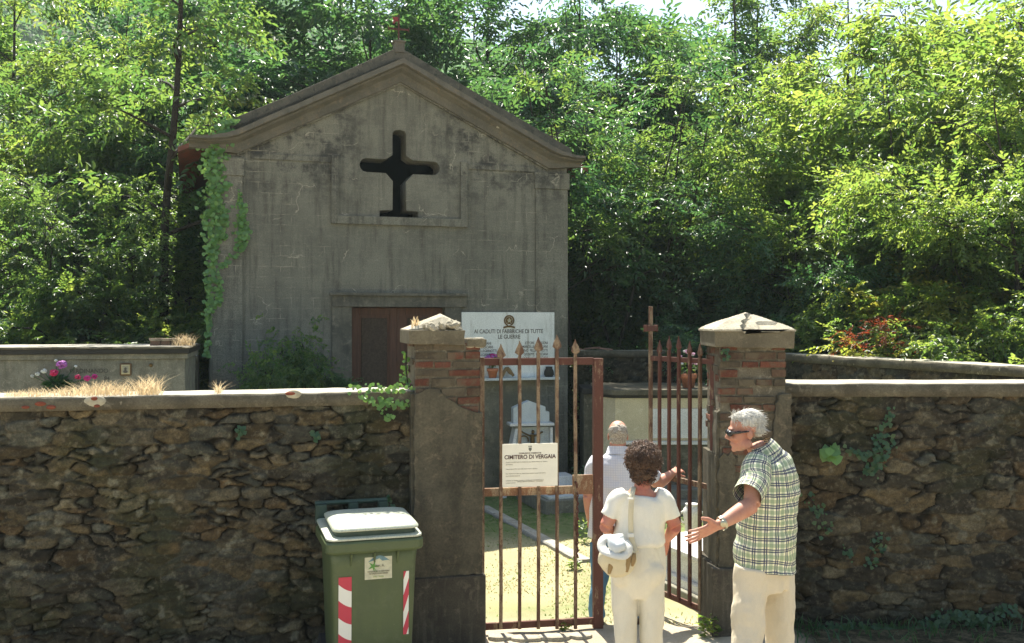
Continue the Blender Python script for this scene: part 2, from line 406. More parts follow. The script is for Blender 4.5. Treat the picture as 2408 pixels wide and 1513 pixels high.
dirt = np.array([.50, .43, .32]) * (.75 + .5 * n1); drygrass = np.array([.40, .37, .21]) * (.8 + .4 * n1); green = np.array([.10, .17, .04]) * (.7 + .6 * n1)
litter = np.array([.07, .10, .03]) * (.6 + .8 * n1)
c = dirt + (drygrass - dirt) * np.clip((gy - 7.5) / .7, 0, 1)[..., None]
gmask = np.clip((n2 - .40) * 5, 0, 1) * .58 + np.clip((gy[..., None] - 10.6) / .5, 0, 1) * .85
c = c + (green - c) * np.clip(gmask, 0, .95) * np.clip((gy - 7.5) / .7, 0, 1)[..., None]
c = c + (litter - c) * np.clip((gy - 14.5) / .6, 0, 1)[..., None]
c = c + (np.array([.05, .09, .03]) - c) * np.clip((gy - 30) / 3, 0, 1)[..., None]
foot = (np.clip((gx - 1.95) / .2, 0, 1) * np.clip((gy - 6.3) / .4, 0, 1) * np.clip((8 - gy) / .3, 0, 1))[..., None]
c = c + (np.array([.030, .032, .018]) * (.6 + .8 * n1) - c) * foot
cc = np.concatenate([c, np.ones_like(c[..., :1])], -1).reshape(-1, 4)
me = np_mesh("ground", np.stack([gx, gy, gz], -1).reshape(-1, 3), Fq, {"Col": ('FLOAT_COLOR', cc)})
tag(link("ground", me, None, m_ground, True), kind="structure")

# ------------------------------------------------------------------ rubble masonry
PAL = np.array([[.150, .112, .058], [.200, .148, .078], [.115, .098, .064], [.090, .088, .068], [.175, .115, .054], [.225, .185, .115], [.070, .060, .042], [.125, .125, .095]])
def rubble(W, Hh, cell, seed, rowh=.070, sw=.165, amp=.030, bright=1.0):
    """rubble face: returns grid (u,z), outward relief, colour"""
    rg = np.random.RandomState(seed)
    sx, sz, ww, fl = [], [], [], []
    z = -.1
    while z < Hh + .15:
        rh = rowh * rg.choice([.5, .7, .9, 1.2, 1.9], p=[.2, .25, .25, .18, .12]) * rg.uniform(.85, 1.15); x = -.3 + rg.uniform(0, .3)
        while x < W + .3:
            sp = sw * rg.uniform(.35, 1.5) * (rh / rowh) ** .35
            sx.append(x + sp / 2 + rg.normal() * .02); sz.append(z + rh / 2 + rg.normal() * .018); ww.append((sp - sw) * .012 + (rh - rowh) * .03 + rg.normal() * .004)
            x += sp
        z += rh
    sx = np.array(sx); sz = np.array(sz); ww = np.array(ww); k = len(sx)
    us = np.arange(0, W + cell / 2, cell); zs = np.arange(0, Hh + cell / 2, cell)
    U, Z = np.meshgrid(us, zs)
    wu = U + (fbm(U * 4 + 9, Z * 4 + 9, seed + 1) - .5) * .07 + (fbm(U * 16, Z * 20, seed + 2, 3) - .5) * .026
    wz = Z + (fbm(U * 3 + 5, Z * 3 + 5, seed + 3) - .5) * .085 + (fbm(U * 11 + 3, Z * 22, seed + 4, 3) - .5) * .032
    f1 = np.full(U.shape, 9.); f2 = np.full(U.shape, 9.); i1 = np.zeros(U.shape, int)
    for j in range(k):
        c0 = max(0, int((sx[j] - .6) / cell)); c1 = max(0, int((sx[j] + .6) / cell) + 1); r0 = max(0, int((sz[j] - .35) / cell)); r1 = max(0, int((sz[j] + .35) / cell) + 1)
        if c0 >= U.shape[1] or r0 >= U.shape[0] or c1 == 0 or r1 == 0: continue
        a = wu[r0:r1, c0:c1] - sx[j]; b = wz[r0:r1, c0:c1] - sz[j]
        d = ((np.abs(a) * .36) ** 4.5 + np.abs(b) ** 4.5) ** (1 / 4.5) - ww[j] * 2
        g1 = f1[r0:r1, c0:c1]; g2 = f2[r0:r1, c0:c1]; gi = i1[r0:r1, c0:c1]
        near = d < g1
        g2[:] = np.where(near, g1, np.minimum(g2, d)); g1[:] = np.where(near, d, g1); gi[near] = j
    e = f2 - f1
    jw = .004 + .012 * fbm(U * 6, Z * 6, seed + 5)
    s = np.clip(e / jw, 0, 1) ; s = s * s * (3 - 2 * s)
    dome = np.clip(e / .03, 0, 1) ** .5
    off = rg.uniform(.35, 1.0, k)[i1]; tlx = rg.normal(0, .06, k)[i1]; tlz = rg.normal(0, .10, k)[i1]
    relief = (.55 + .45 * s) * (amp * off + .006 * dome + tlx * (U - sx[i1]) + tlz * (Z - sz[i1])) + (fbm(U * 22, Z * 40, seed + 6, 4) - .5) * .030 + (fbm(U * 3, Z * 3, seed + 7) - .5) * .03
    void = np.clip((fbm(U * 5.5 + 31, Z * 8 + 31, seed + 20, 3) - .455) * 7, 0, 1)
    s0 = s; s = 1 - (1 - s) * (.30 + .70 * void); relief = relief * (.35 + .65 * s) - (1 - s0) * void * .028
    pal = (PAL[rg.randint(0, len(PAL), k)] * .85 + PAL.mean(0) * .15) * rg.uniform(.62, 1.35, (k, 1))
    col = pal[i1]
    col = col * (.35 + 1.25 * fbm(U * 14, Z * 30, seed + 8, 5))[..., None]
    mort = (np.array([.150, .130, .092]) * (.5 + .9 * fbm(U * 9, Z * 9, seed + 9))[..., None]) * (1 - .88 * void[..., None])
    col = mort + (col - mort) * np.clip(s0 * 1.2, 0, 1)[..., None]
    mossm = np.clip((fbm(U * 2.2 + 3, Z * 2.6 + 7, seed + 10, 5) - .54) * 9, 0, 1)[..., None] * .6
    col = col + (np.array([.055, .062, .022]) - col) * mossm
    lich = np.clip((fbm(U * 14 + 3, Z * 14 + 7, seed + 11, 3) - .70) * 14, 0, 1)[..., None] * .7
    col = col + (np.array([.34, .31, .22]) - col) * lich
    damp = np.clip((fbm(U * 1.1 + 8, Z * 1.5, seed + 12, 4) - .5) * 5, 0, 1)[..., None] * .45
    col = col * (1 - damp)
    g_ = fbm(U * 34, Z * 46, seed + 22, 3)[..., None]
    col = col * (.55 + .9 * g_)
    return U, Z, relief * .88, col * np.array([.95, .98, .93]) * bright * .60

def face_mesh(name, U, Z, relief, col, flip=False):
    ny, nx = U.shape; idx = np.arange(nx * ny).reshape(ny, nx)
    Fq = np.stack([idx[:-1, :-1], idx[:-1, 1:], idx[1:, 1:], idx[1:, :-1]], -1).reshape(-1, 4)
    V = np.stack([U, -relief, Z], -1).reshape(-1, 3)
    cc = np.concatenate([col, np.ones_like(col[..., :1])], -1).reshape(-1, 4)
    return np_mesh(name, V, Fq, {"Col": ('FLOAT_COLOR', cc)})

def rough_slab(u0, u1, v0, v1, z0, z1, seed, nu=120, chip=.012):
    """coping course with uneven edges, one closed mesh"""
    ring = [(v0, z0), (v0, (z0 + z1) / 2), (v0, z1 - .012), (v0 + .012, z1)] + [(v0 + (v1 - v0) * q, z1) for q in (.3, .55, .8)] + [(v1, z1 - .01), (v1, z0)]
    us = np.linspace(u0, u1, nu); V = []; 
    for i, u in enumerate(us):
        for j, (v, z) in enumerate(ring):
            a = (fbm(u * 9 + j * 3, j * .7 + 5, seed, 3) - .5) * chip * 2
            b = (fbm(u * 3.2 + j, j * 1.9 + 9, seed + 3, 3) - .5) * chip * 2.2
            V.append((u, v - a * (1 if j < 4 else .3), z + b * (1 if 2 <= j < 7 else .25)))
    k = len(ring); g = G()
    Fs = [(i * k + j, (i + 1) * k + j, (i + 1) * k + (j + 1) % k, i * k + (j + 1) % k) for i in range(nu - 1) for j in range(k)]
    Fs += [tuple(range(k)), tuple(range((nu - 1) * k, nu * k))[::-1]]
    g.add(V, Fs)
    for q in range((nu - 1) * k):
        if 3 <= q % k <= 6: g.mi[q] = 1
    return g
m_coptop = weathered('sunlit_coping_top', (.46, .43, .34), (.34, .31, .24), (.52, .49, .40), 5, spots=((.2, .18, .13), 12, .68), bump=.6)  # paler top faces: sunlight on the coping put into the colour

# left front wall (yaw as surveyed) and right front wall
WL = Fr(-.685, 7.0, 13.65)
LW = 4.9
r_ = WL.root("stone_wall", "long rubble stone wall with grassy coping, left of the gate behind the green bin", "wall", u=-LW)
U, Z, R_, C_ = rubble(LW, 1.69, .0085, 11)
link("stone_face", face_mesh("stone_face", U, Z, R_, C_), r_, m_stone, True)
g = G(); g.box(0, LW, .03, .50, -.2, 1.69); g.build("wall_core", m_lowwall, r_)
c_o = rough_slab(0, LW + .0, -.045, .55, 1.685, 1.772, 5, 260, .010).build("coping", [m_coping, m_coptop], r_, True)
g = G(); rr = random.Random(4)                      # brick scars in the coping front
for (px, py, wd, hh) in [(222, 938, .045, .028), (228, 955, .04, .022), (683, 926, .075, .026), (95, 950, .07, .03), (120, 958, .06, .03), (60, 958, .05, .022)]:
    u, z = WL.pix(px, py, -.045); g.ell((u + LW, -.046, z), (wd / 2, .012, hh / 2), n=10, k=6)
g.build("brick_scar", plain("scar_brick", (.22, .06, .03), .9), r_, True)
g = G()
for (px, py, wd, hh) in [(222, 945, .15, .075), (690, 928, .11, .06)]:
    u, z = WL.pix(px, py, -.045); g.ell((u + LW, -.040, z), (wd / 2, .012, hh / 2), n=12, k=8)
g.build("plaster_patch", plain("pale_mortar", (.42, .38, .27), .9), r_, True)

WR = Fr(2.02, 7.45, 0)
RW = 4.3
r2_ = WR.root("stone_wall", "mossy rubble stone wall with creepers, right of the gate behind the man in checked shirt", "wall")
U, Z, R_, C_ = rubble(RW, 1.70, .0085, 29, .082, .20, .028, .78)
link("stone_face", face_mesh("stone_face", U, Z, R_, C_), r2_, m_stone, True)
g = G(); g.box(0, RW, .03, .52, -.2, 1.70); g.build("wall_core", m_lowwall, r2_)
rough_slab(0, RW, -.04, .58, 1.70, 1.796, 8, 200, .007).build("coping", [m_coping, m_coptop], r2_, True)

# boundary walls at the back
def low_wall(fr, L, z1, label, seed, thick=.45, cop=.05):
    r = fr.root("boundary_wall", label, "wall")
    U, Z, R_, C_ = rubble(L, z1 - .1 + .25, .022, seed, .12, .26, .03, .8)
    link("stone_face", face_mesh("stone_face", U, Z - .25, R_, C_), r, m_stone, True)
    g = G(); g.box(0, L, .03, thick, -.4, z1 - .1); g.build("wall_core", m_lowwall, r)
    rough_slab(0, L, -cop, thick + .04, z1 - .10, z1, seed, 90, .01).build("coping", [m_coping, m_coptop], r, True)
    return r
low_wall(Fr(-8.2, 11.35, 13), 4.4, 1.82, "dark low boundary wall between the family tomb and the ivy-clad chapel corner", 41)
rb = low_wall(Fr(.95, 14.75, 0), 2.2, 1.81, "low back boundary wall behind the slab-topped tomb, beside the chapel", 42)
Z1 = (3.7, 13.3); Z2 = (5.0, 9.75); dd = np.array([Z2[0] - Z1[0], Z2[1] - Z1[1]]); dd /= np.linalg.norm(dd)
st_ = np.array(Z1) - dd * 1.6
low_wall(Fr(st_[0], st_[1], math.degrees(math.atan2(dd[1], dd[0]))), 6.6, 1.81, "pale-topped boundary wall running from the back towards the right edge of the picture", 43)
fb = Fr(.95, 14.75, 0); u, z = fb.pix(1378, 826, .1)
r = fb.root("broken_tile", "broken red roof tiles lying on the back wall beside the chapel", "tile", u=u, v=.15, z=1.81)
g = G(); 
for a, b, c3, ang in [(-.12, 0, .0, .2), (.1, .03, .01, -.1), (.28, .0, .0, .1)]:
    g.M = Matrix.Translation((a, b, .02 + c3)) @ Matrix.Rotation(ang, 4, 'Y') @ Matrix.Rotation(ang * 3, 4, 'Z'); g.box(-.11, .11, -.06, .06, -.012, .012)
g.build("tile_shard", plain("old_tile", (.34, .2, .14), .9), r, bevel=.004)

# ------------------------------------------------------------------ gate piers
def bricks(g, cols, u0, u1, z0, z1, vface, axis, rnd, proud=.0, skip=lambda a, b: False):
    """courses of brick on one face; axis 'u' front face, 'v' side face (left)"""
    z = z0; k = 0
    while z < z1 - .02:
        h = .052 * rnd.uniform(.9, 1.1); u = u0 - (.11 if k % 2 else 0) + rnd.uniform(-.02, .02)
        while u < u1:
            L = rnd.choice([.23, .23, .12, .17]); a, b = max(u, u0), min(u + L, u1)
            if b - a > .03 and not skip((a + b) / 2, z):
                d = rnd.uniform(-.004, .010) + proud; n0 = len(g.v)
                if axis == 'u': g.box(a + .004, b - .004, vface - d, vface + .07, z + .003, min(z + h, z1) - .004, .0035, rnd)
                else: g.box(vface - d, vface + .07, a + .004, b - .004, z + .003, min(z + h, z1) - .004, .0035, rnd)
                q = rnd.random(); cbase = (.145, .050, .030) if q < .5 else ((.10, .060, .038) if q < .78 else (.095, .076, .05))
                f = rnd.uniform(.7, 1.2); cols += [tuple(x * f for x in cbase) + (1,)] * (len(g.v) - n0)
            u += L + .008
        z += h + .011; k += 1

def jag(pts, rnd, amp=.008, step=.03):
    out = []
    for i in range(len(pts)):
        a = pts[i]; b = pts[(i + 1) % len(pts)]; L = math.hypot(b[0] - a[0], b[1] - a[1]); n = max(1, int(L / step))
        for j in range(n):
            t = j / n; out.append((a[0] + (b[0] - a[0]) * t + rnd.uniform(-amp, amp) * (0 if j == 0 else 1), a[1] + (b[1] - a[1]) * t + rnd.uniform(-amp, amp) * (0 if j == 0 else 1)))
    return out

# left pier
PL = Fr(-.675, 6.9, 13)
pl = PL.root("gate_pier", "left gate pier of plaster and brick, its cap broken open, beside the green bin", "pier")
rn = random.Random(7)
W_, D_ = .466, .47
g = G(); g.box(.008, W_ - .008, .012, D_, -.1, 2.10); g.build("mortar_core", m_mortar, pl)
g = G(); cols = []
bricks(g, cols, 0, W_, 1.62, 2.115, .002, 'u', rn, 0)
bricks(g, cols, .05, D_, 1.70, 2.11, .002, 'v', rn, 0, lambda a, b: rn.random() < .35)
me = g.mesh("brickwork", bevel=0); put_attrs(me, {"Col": ('FLOAT_COLOR', cols)}); link("brickwork", me, pl, m_brick)
g = G(); 
out = [(-.006, .487), (W_ + .006, .487), (W_ + .006, 1.62), (.40, 1.635), (.33, 1.66), (.24, 1.715), (.17, 1.775), (.10, 1.80), (.07, 1.79), (.0, 1.76), (-.006, 1.72)]
g.prism(jag(out, rn), -.022, .03)
g.build("plaster_coat", m_plaster, pl, bevel=.003)
g = G(); g.box(-.026, .006, .01, D_ + .01, .487, 1.76); g.box(W_ - .008, W_ + .014, .0, D_ + .01, .487, 1.62); g.build("side_plaster", m_plaster, pl, bevel=.006)
g = G(); g.box(-.045, W_ + .03, -.045, D_ + .03, -.1, .487); g.build("plinth", m_plinth, pl, bevel=.012)
g = G()
u0, zc = PL.pix(968, 779, -.03)
blk = [(-.045, 2.105), (.345, 2.095), (.35, 2.20), (-.045, 2.20)]
g.prism(jag(blk, rn, .004, .05), -.04, D_ + .03)
g.prism(jag([(.365, 2.085), (.50, 2.085), (.505, 2.135), (.37, 2.14)], rn, .006, .04), -.03, D_ - .05)
g.build("cap_block", m_capside, pl, bevel=.006)
g = G()                                               # broken pyramid: back slope whole, front face missing
ap = (.215, .23, 2.318); A_ = (-.045, .02, 2.203); B_ = (.35, .05, 2.203); C2 = (.40, D_ + .03, 2.203); D2 = (-.045, D_ + .03, 2.203); A2 = (.02, -.02, 2.203)
g.add([ap, A_, B_, C2, D2, (.215, .13, 2.30), (.33, .07, 2.25)], [(0, 5, 1), (0, 1, 4), (0, 4, 3), (0, 3, 6), (0, 6, 5), (3, 2, 6), (1, 5, 6, 2), (1, 2, 3, 4)])
g.build("cap_pyramid", m_cap, pl, bevel=.004)
g = G()
for i in range(26):
    a = rn.uniform(.06, .33); s = rn.uniform(.012, .035); g.ell((a, rn.uniform(-.02, .09), 2.205 + rn.uniform(0, .045) * (1 - abs(a - .2) * 3)), (s * 1.4, s, s * .7), Matrix.Rotation(rn.uniform(0, 3), 3, 'Y'), 6, 4)
g.build("rubble_fill", m_cap, pl)
g = G()
for i in range(10):
    s = rn.uniform(.012, .028); g.ell((rn.uniform(.36, .48), rn.uniform(-.02, .06), rn.choice([2.14, 2.085])), (s * 1.3, s, s * .5), None, 6, 4)
g.build("mortar_crumb", m_cap, pl)

# right pier
PR = Fr(1.50, 7.2, 0)
pr = PR.root("gate_pier", "right gate pier of bare red brick under a cracked pyramid cap", "pier")
rn = random.Random(17); W_, D_ = .486, .48
g = G(); g.box(.008, W_ - .008, .012, D_, -.2, 2.08); g.build("mortar_core", m_mortar, pr)
g = G(); cols = []
bricks(g, cols, 0, W_ - .005, .92, 2.09, .002, 'u', rn, .002, lambda a, b: (a > .40 and b < 1.72) or (rn.random() < .10))
bricks(g, cols, .05, D_, 1.45, 2.09, .002, 'v', rn, 0, lambda a, b: rn.random() < .3)
me = g.mesh("brickwork"); put_attrs(me, {"Col": ('FLOAT_COLOR', cols)}); link("brickwork", me, pr, m_brick)
g = G()
g.prism(jag([(-.006, .47), (.40, .47), (.40, 1.0), (.20, 1.02), (.115, 1.10), (.11, 1.28), (.085, 1.325), (.06, 1.29), (.03, 1.315), (-.006, 1.27)], rn, .01), -.022, .03)
g.prism(jag([(.385, .47), (W_ + .03, .47), (W_ + .03, 1.74), (.42, 1.73), (.395, 1.60), (.375, 1.2)], rn, .008), -.03, .03)
g.build("plaster_coat", m_plaster, pr, bevel=.003)
g = G(); g.box(-.026, .006, .01, D_ + .01, .47, 1.29); g.prism(jag([(-.022, 1.29), (.006, 1.29), (.01, 1.62), (-.014, 1.60)], rn, .004, .05), .01, .16)
g.build("side_plaster", m_plaster, pr, bevel=.005)
g = G(); g.box(-.06, .14, -.06, D_ + .03, -.2, .485); g.box(.14, W_ + .03, -.05, D_ + .03, -.2, .43); g.build("plinth", m_plinth, pr, bevel=.012)
g = G(); g.prism(jag([(-.04, 2.075), (W_ + .045, 2.065), (W_ + .05, 2.20), (-.045, 2.20)], rn, .004, .06), -.045, D_ + .04)
g.build("cap_block", m_capside, pr, bevel=.006)
g = G(); nr = 7; pts = []
a0, a1, b0, b1 = -.052, W_ + .055, -.055, D_ + .05
for i in range(25):
    for j in range(25):
        x, y = i / 24, j / 24; e = min(x, 1 - x, y, 1 - y) * 2
        zc_ = 2.204 + .125 * e ** .85 + (fbm(x * 9, y * 9, 5) - .5) * .012
        cr_ = abs((x - .50) - (y - .35) * .45 + (vnoise(y * 14, 0, 4) - .5) * .10)
        if cr_ < .022 and y < .8: zc_ -= .035
        if x > .56 and x < .80 and y < .14 + .1 * vnoise(x * 20, 1, 2): zc_ -= .02
        pts.append((a0 + (a1 - a0) * x, b0 + (b1 - b0) * y, zc_))
for (x, y) in [(0, 0), (1, 0), (1, 1), (0, 1)]: pts.append((a0 + (a1 - a0) * x, b0 + (b1 - b0) * y, 2.19))
Fs = [(i * 25 + j, (i + 1) * 25 + j, (i + 1) * 25 + j + 1, i * 25 + j + 1) for i in range(24) for j in range(24)]
Fs += [(625, 626, 627, 628), tuple([i * 25 for i in range(25)] + [626, 625]), tuple([24 * 25 + j for j in range(25)] + [627, 626]), tuple([i * 25 + 24 for i in range(24, -1, -1)] + [628, 627]), tuple([j for j in range(24, -1, -1)] + [625, 628])]
g.add(pts, Fs); g.build("cap_pyramid", m_cap, pr)

# ------------------------------------------------------------------ chapel
CH = Fr(-3.791, 12.6, 18)
ch = CH.root("chapel", "small grey rendered cemetery chapel with gable roof and cross-shaped opening", "chapel", z=0)
Wc = 4.8
def cross_loop():
    L = [(2.13, 3.635), (2.66, 3.635), (2.66, 3.725), (2.495, 3.735), (2.49, 4.12), (2.585, 4.225)]
    def arc(cx, cz, r, a0, a1, n=6): return [(cx + r * math.cos(math.radians(a0 + (a1 - a0) * i / n)), cz + r * math.sin(math.radians(a0 + (a1 - a0) * i / n))) for i in range(n + 1)]
    L += arc(2.865, 4.32, .092, -90, 90)
    L += [(2.585, 4.412), (2.495, 4.47)] + [(2.495, 4.76), (2.47, 4.80), (2.40, 4.815), (2.33, 4.80), (2.305, 4.76)] + [(2.305, 4.47), (2.215, 4.412)]
    L += arc(1.955, 4.32, .092, 90, 270)
    L += [(2.215, 4.225), (2.31, 4.12), (2.305, 3.735), (2.13, 3.725)]
    return L
outl = [(0, -.25), (1.76, -.25), (1.76, 2.437), (3.02, 2.437), (3.02, -.25), (Wc, -.25), (Wc, 4.60), (2.4, 5.78), (0, 4.60)]
link("facade_wall", curve_mesh([outl, cross_loop()], .38), ch, m_chapel)
g = G(); g.box(0, .3, .38, 4.6, -.25, 4.35); g.box(Wc - .3, Wc, .38, 4.6, -.25, 4.35); g.prism([(0, -.25), (Wc, -.25), (Wc, 4.5), (2.4, 5.7), (0, 4.5)], 4.6, 4.9)
g.build("nave_wall", m_chapel, ch)
g = G(); g.box(1.7, 3.1, .60, .63, 3.4, 5.0); g.build("cross_void_sheet", m_void, ch)  # near-black sheet added behind the cross, standing for the unlit interior
# mouldings on the facade
g = G(); g.box(-.004, .364, -.035, .001, -.25, 4.33); g.box(4.33, 4.804, -.035, .001, -.25, 4.10)
g.build("pilaster", m_chapel, ch, bevel=.004)
g = G(); g.box(4.31, 4.825, -.055, .001, 4.10, 4.33); g.box(-.02, .385, -.055, .001, 4.10, 4.33); g.build("capital", m_chapel, ch, bevel=.006)
g = G()
g.box(1.49, 1.585, -.045, .001, 3.53, 4.42); g.box(3.24, 3.337, -.045, .001, 3.53, 4.42); g.box(1.585, 3.24, -.047, .001, 3.53, 3.638)
g.build("panel_frame", m_chapel, ch, bevel=.004)
g = G(); g.prism([(.47, 4.335), (.50, 4.33), (1.488, 4.33), (1.488, 4.40), (.47, 4.40)], -.02, .001); g.box(3.339, 4.305, -.02, .001, 4.33, 4.40)
g.build("frieze_band", m_chapel, ch, bevel=.003)
g = G()
ba = [(.36, 4.36), (.47, 4.459), (2.41, 5.417), (4.35, 4.459), (4.45, 4.36), (4.45, 4.60), (2.41, 5.60), (.36, 4.60)]
g.prism([(.30, 4.36), (2.41, 5.417), (2.41, 5.62), (.30, 4.58)], -.045, .001); g.prism([(2.4101, 5.417), (4.50, 4.36), (4.50, 4.58), (2.4101, 5.62)], -.0452, .001)
g.build("pediment_band", m_chapel, ch, bevel=.004)
g = G(); g.box(1.497, 3.319, -.05, .001, 2.437, 2.612); g.box(1.497, 1.757, -.035, .001, -.25, 2.437); g.box(3.022, 3.24, -.035, .001, -.25, 2.437)
g.box(1.46, 3.33, -.09, -.05, 2.585, 2.625)
g.build("door_surround", weathered("surround_render", (.155, .146, .112), (.08, .078, .064), (.195, .18, .135), 4, streak=((.05, .05, .045), 10, .6)), ch, bevel=.005)
# raking cornice: section swept along the gable
rail = [(-.285, 4.55, .45), (-.05, 4.555, .5), (.16, 4.60, .75), (.30, 4.655, 1), (2.4, 5.715, 1), (4.5, 4.665, 1), (4.64, 4.60, .75), (4.85, 4.555, .5), (4.985, 4.55, .45)]
sec = [(-.265, 0), (-.27, -.07), (-.255, -.078), (-.185, -.082), (-.18, -.115), (-.10, -.16), (-.085, -.20), (-.08, -.275), (.02, -.285), (.12, 0)]
den = []
for i in range(len(rail) - 1):
    nseg = 30 if rail[i + 1][0] - rail[i][0] > 1 else 2
    for k in range(nseg): den.append(tuple(rail[i][q] + (rail[i + 1][q] - rail[i][q]) * k / nseg for q in range(3)))
den.append(rail[-1])
g = G(); V = []
for (u, z, s) in den:
    for j, (v, dz) in enumerate(sec): V.append((u, v + (fbm(u * 6 + j, j * 2.1, 4) - .5) * .014, z + dz * s + (fbm(u * 8 + j * 5, j, 6) - .5) * .012))
k = len(sec); n = len(den)
Fs = [(i * k + j, (i + 1) * k + j, (i + 1) * k + (j + 1) % k, i * k + (j + 1) % k) for i in range(n - 1) for j in range(k)] + [tuple(range(k)), tuple(range((n - 1) * k, n * k))[::-1]]
g.add(V, Fs)
m_corn = weathered("cornice_render", (.145, .133, .102), (.10, .095, .075), (.175, .145, .10), 3.5, spots=((.42, .40, .31), 6, .72), bump=.6, streak=((.09, .085, .06), 8, .6))
g.build("cornice", m_corn, ch)
# roof verge parapet, ridge block, tiles
g = G(); V = []; Fs = []
prof = [(.17, 4.795), (.9, 5.15), (1.65, 5.535), (2.33, 5.895), (2.47, 5.895), (3.15, 5.55), (3.9, 5.17), (4.88, 4.69)]
poly = prof + [(4.88, 4.50), (2.4, 5.70), (.17, 4.58)]
g.prism(poly, .0, .24)
g.build("verge_parapet", weathered("mossy_verge", (.12, .112, .084), (.065, .065, .05), (.17, .15, .105), 7, spots=((.06, .06, .045), 16, .6), moss=((.05, .06, .03), 6, .6)), ch, bevel=.012)
g = G(); g.box(2.335, 2.468, -.02, .12, 5.85, 6.0); g.box(2.32, 2.483, -.035, .135, 5.985, 6.01); g.build("ridge_block", m_corn, ch, bevel=.004)
def roof_side(sg):
    nv, nu = 300, 26
    vs = np.linspace(.24, 4.95, nv); us = np.linspace(0, 2.82, nu); VV, UU = np.meshgrid(vs, us, indexing='ij')
    zz = 5.88 - .512 * UU + .03 * np.abs(np.sin(VV * math.pi / .19)) + .012 * ((UU / .36) % 1)
    V = np.stack([2.4 + sg * UU, VV, zz], -1).reshape(-1, 3); n = nv * nu
    V2 = V.copy(); V2[:, 2] -= .06
    i = np.arange(n).reshape(nv, nu); q = np.stack([i[:-1, :-1], i[1:, :-1], i[1:, 1:], i[:-1, 1:]], -1).reshape(-1, 4)
    e1 = np.stack([i[:-1, -1], i[1:, -1], i[1:, -1] + n, i[:-1, -1] + n], -1); e2 = np.stack([i[0, :-1], i[0, 1:], i[0, 1:] + n, i[0, :-1] + n], -1)
    return np.vstack([V, V2]), np.vstack([q, q + n, e1, e2])
VA, FA = roof_side(-1); VB, FB = roof_side(1)
link("roof", np_mesh("roof", np.vstack([VA, VB]), np.vstack([FA, FB + len(VA)])), ch, m_tile)
g = G()
g.tube([(2.40, .05, 6.0), (2.40, .05, 6.37)], .013, 8); g.box(2.27, 2.53, .04, .06, 6.165, 6.185)
for a, b in [((2.27, .05, 6.175), (2.26, .05, 6.21)), ((2.53, .05, 6.175), (2.54, .05, 6.205)), ((2.27, .05, 6.175), (2.26, .05, 6.15)), ((2.53, .05, 6.175), (2.54, .05, 6.15))]: g.tube([a, b], .008, 6)
xo = g.build("iron_cross", rust("finial_rust", (.085, .025, .022), (.06, .028, .022), .5), ch)
g = G(); g.prism(jag([(2.315, 6.335), (2.39, 6.34), (2.39, 6.28), (2.355, 6.275), (2.345, 6.245), (2.318, 6.25), (2.325, 6.30)], random.Random(1), .004, .02), .045, .055)
g.build("finial_scroll", plain("red_scrap", (.20, .025, .028), .6), xo)
# door
for u0, u1, hx in [(1.765, 2.385, 1), (2.395, 3.015, 0)]:
    g = G(); g.box(u0, u1, .10, .14, -.2, 2.43)
    dl = g.build("door_leaf", m_wood, ch)
    g = G(); g.box(u0, u0 + .1, .085, .10, -.2, 2.43); g.box(u1 - .1, u1, .085, .10, -.2, 2.43)
    for z in (2.33, 1.02, .3): g.box(u0 + .1, u1 - .1, .086, .10, z - .1 if z < 2 else z, z if z < 2 else 2.43)
    g.build("door_frame", m_wood, dl, bevel=.006)
    g = G(); g.box(u0 + .135, u1 - .135, .092, .10, 1.06, 2.29); g.box(u0 + .135, u1 - .135, .092, .10, .34, .88); g.build("door_panel", m_wood2, dl, bevel=.01)
g = G(); g.box(2.378, 2.402, .075, .086, -.2, 2.43); g.build("door_batten", m_wood, ch, bevel=.004)
g = G(); g.box(2.9, 4.33, -.03, .001, -.25, 1.43); g.build("facade_base", weathered("mossy_base", (.24, .22, .155), (.15, .145, .10), (.28, .25, .17), 3, spots=((.3, .27, .2), 8, .74), moss=((.09, .10, .04), 4, .58), bump=.7), ch, bevel=.004)

# war memorial plaque on the facade
pq = CH.root("memorial_plaque", "white marble war memorial plaque with bronze emblem on the chapel front", "plaque", u=3.25, v=0, z=1.47)
PW, PH = 1.345, .90
g = G(); g.box(0, PW, -.055, 0, 0, PH); g.build("marble_slab", m_plaque, pq, bevel=.004)
g = G(); g.box(-.03, PW + .03, -.20, -.0, -.035, -.0); g.build("ledge", m_greymarble, pq, bevel=.006)
ln = [("AI CADUTI DI FABBRICHE DI TUTTE", .675, .610, .078, 'CENTER', .80), ("LE GUERRE", .675, .535, .078, 'CENTER', .85)]
left = ["GINO  BRESCIANI", "GUIDO  BRESCIANI", "UGO  PELLEGRINOTTI", "PIO  PELLEGRINOTTI", "ANGELO  BRESCIANI"]
right = ["ETTORE  CORDONI", "MARCELLE  BRESCIANI", "GINO  PELLEGRINOTTI", "GIUSEPPE  BRESCIANI", "DONELLO  BRESCIANI"]
for i in range(5):
    z = .455 - i * .052
    ln += [(left[i], .12, z, .052, 'LEFT', .72), (right[i], PW - .10, z, .052, 'RIGHT', .72)]
o = link("lettering", text_mesh(ln, bold=.012), pq, m_letter); o.location = (0, -.0565, 0)
g = G(); cx_, cz_ = .675, .785
for i in range(28):
    a = math.radians(-62 + 304 * i / 27); r1 = .066
    g.ell((cx_ + r1 * math.cos(a), -.062, cz_ + r1 * math.sin(a)), (.017, .006, .010), Matrix.Rotation(-a - 1.2, 3, 'Y'), 6, 4)
g.ell((cx_, -.060, cz_), (.052, .003, .052), None, 20, 6)
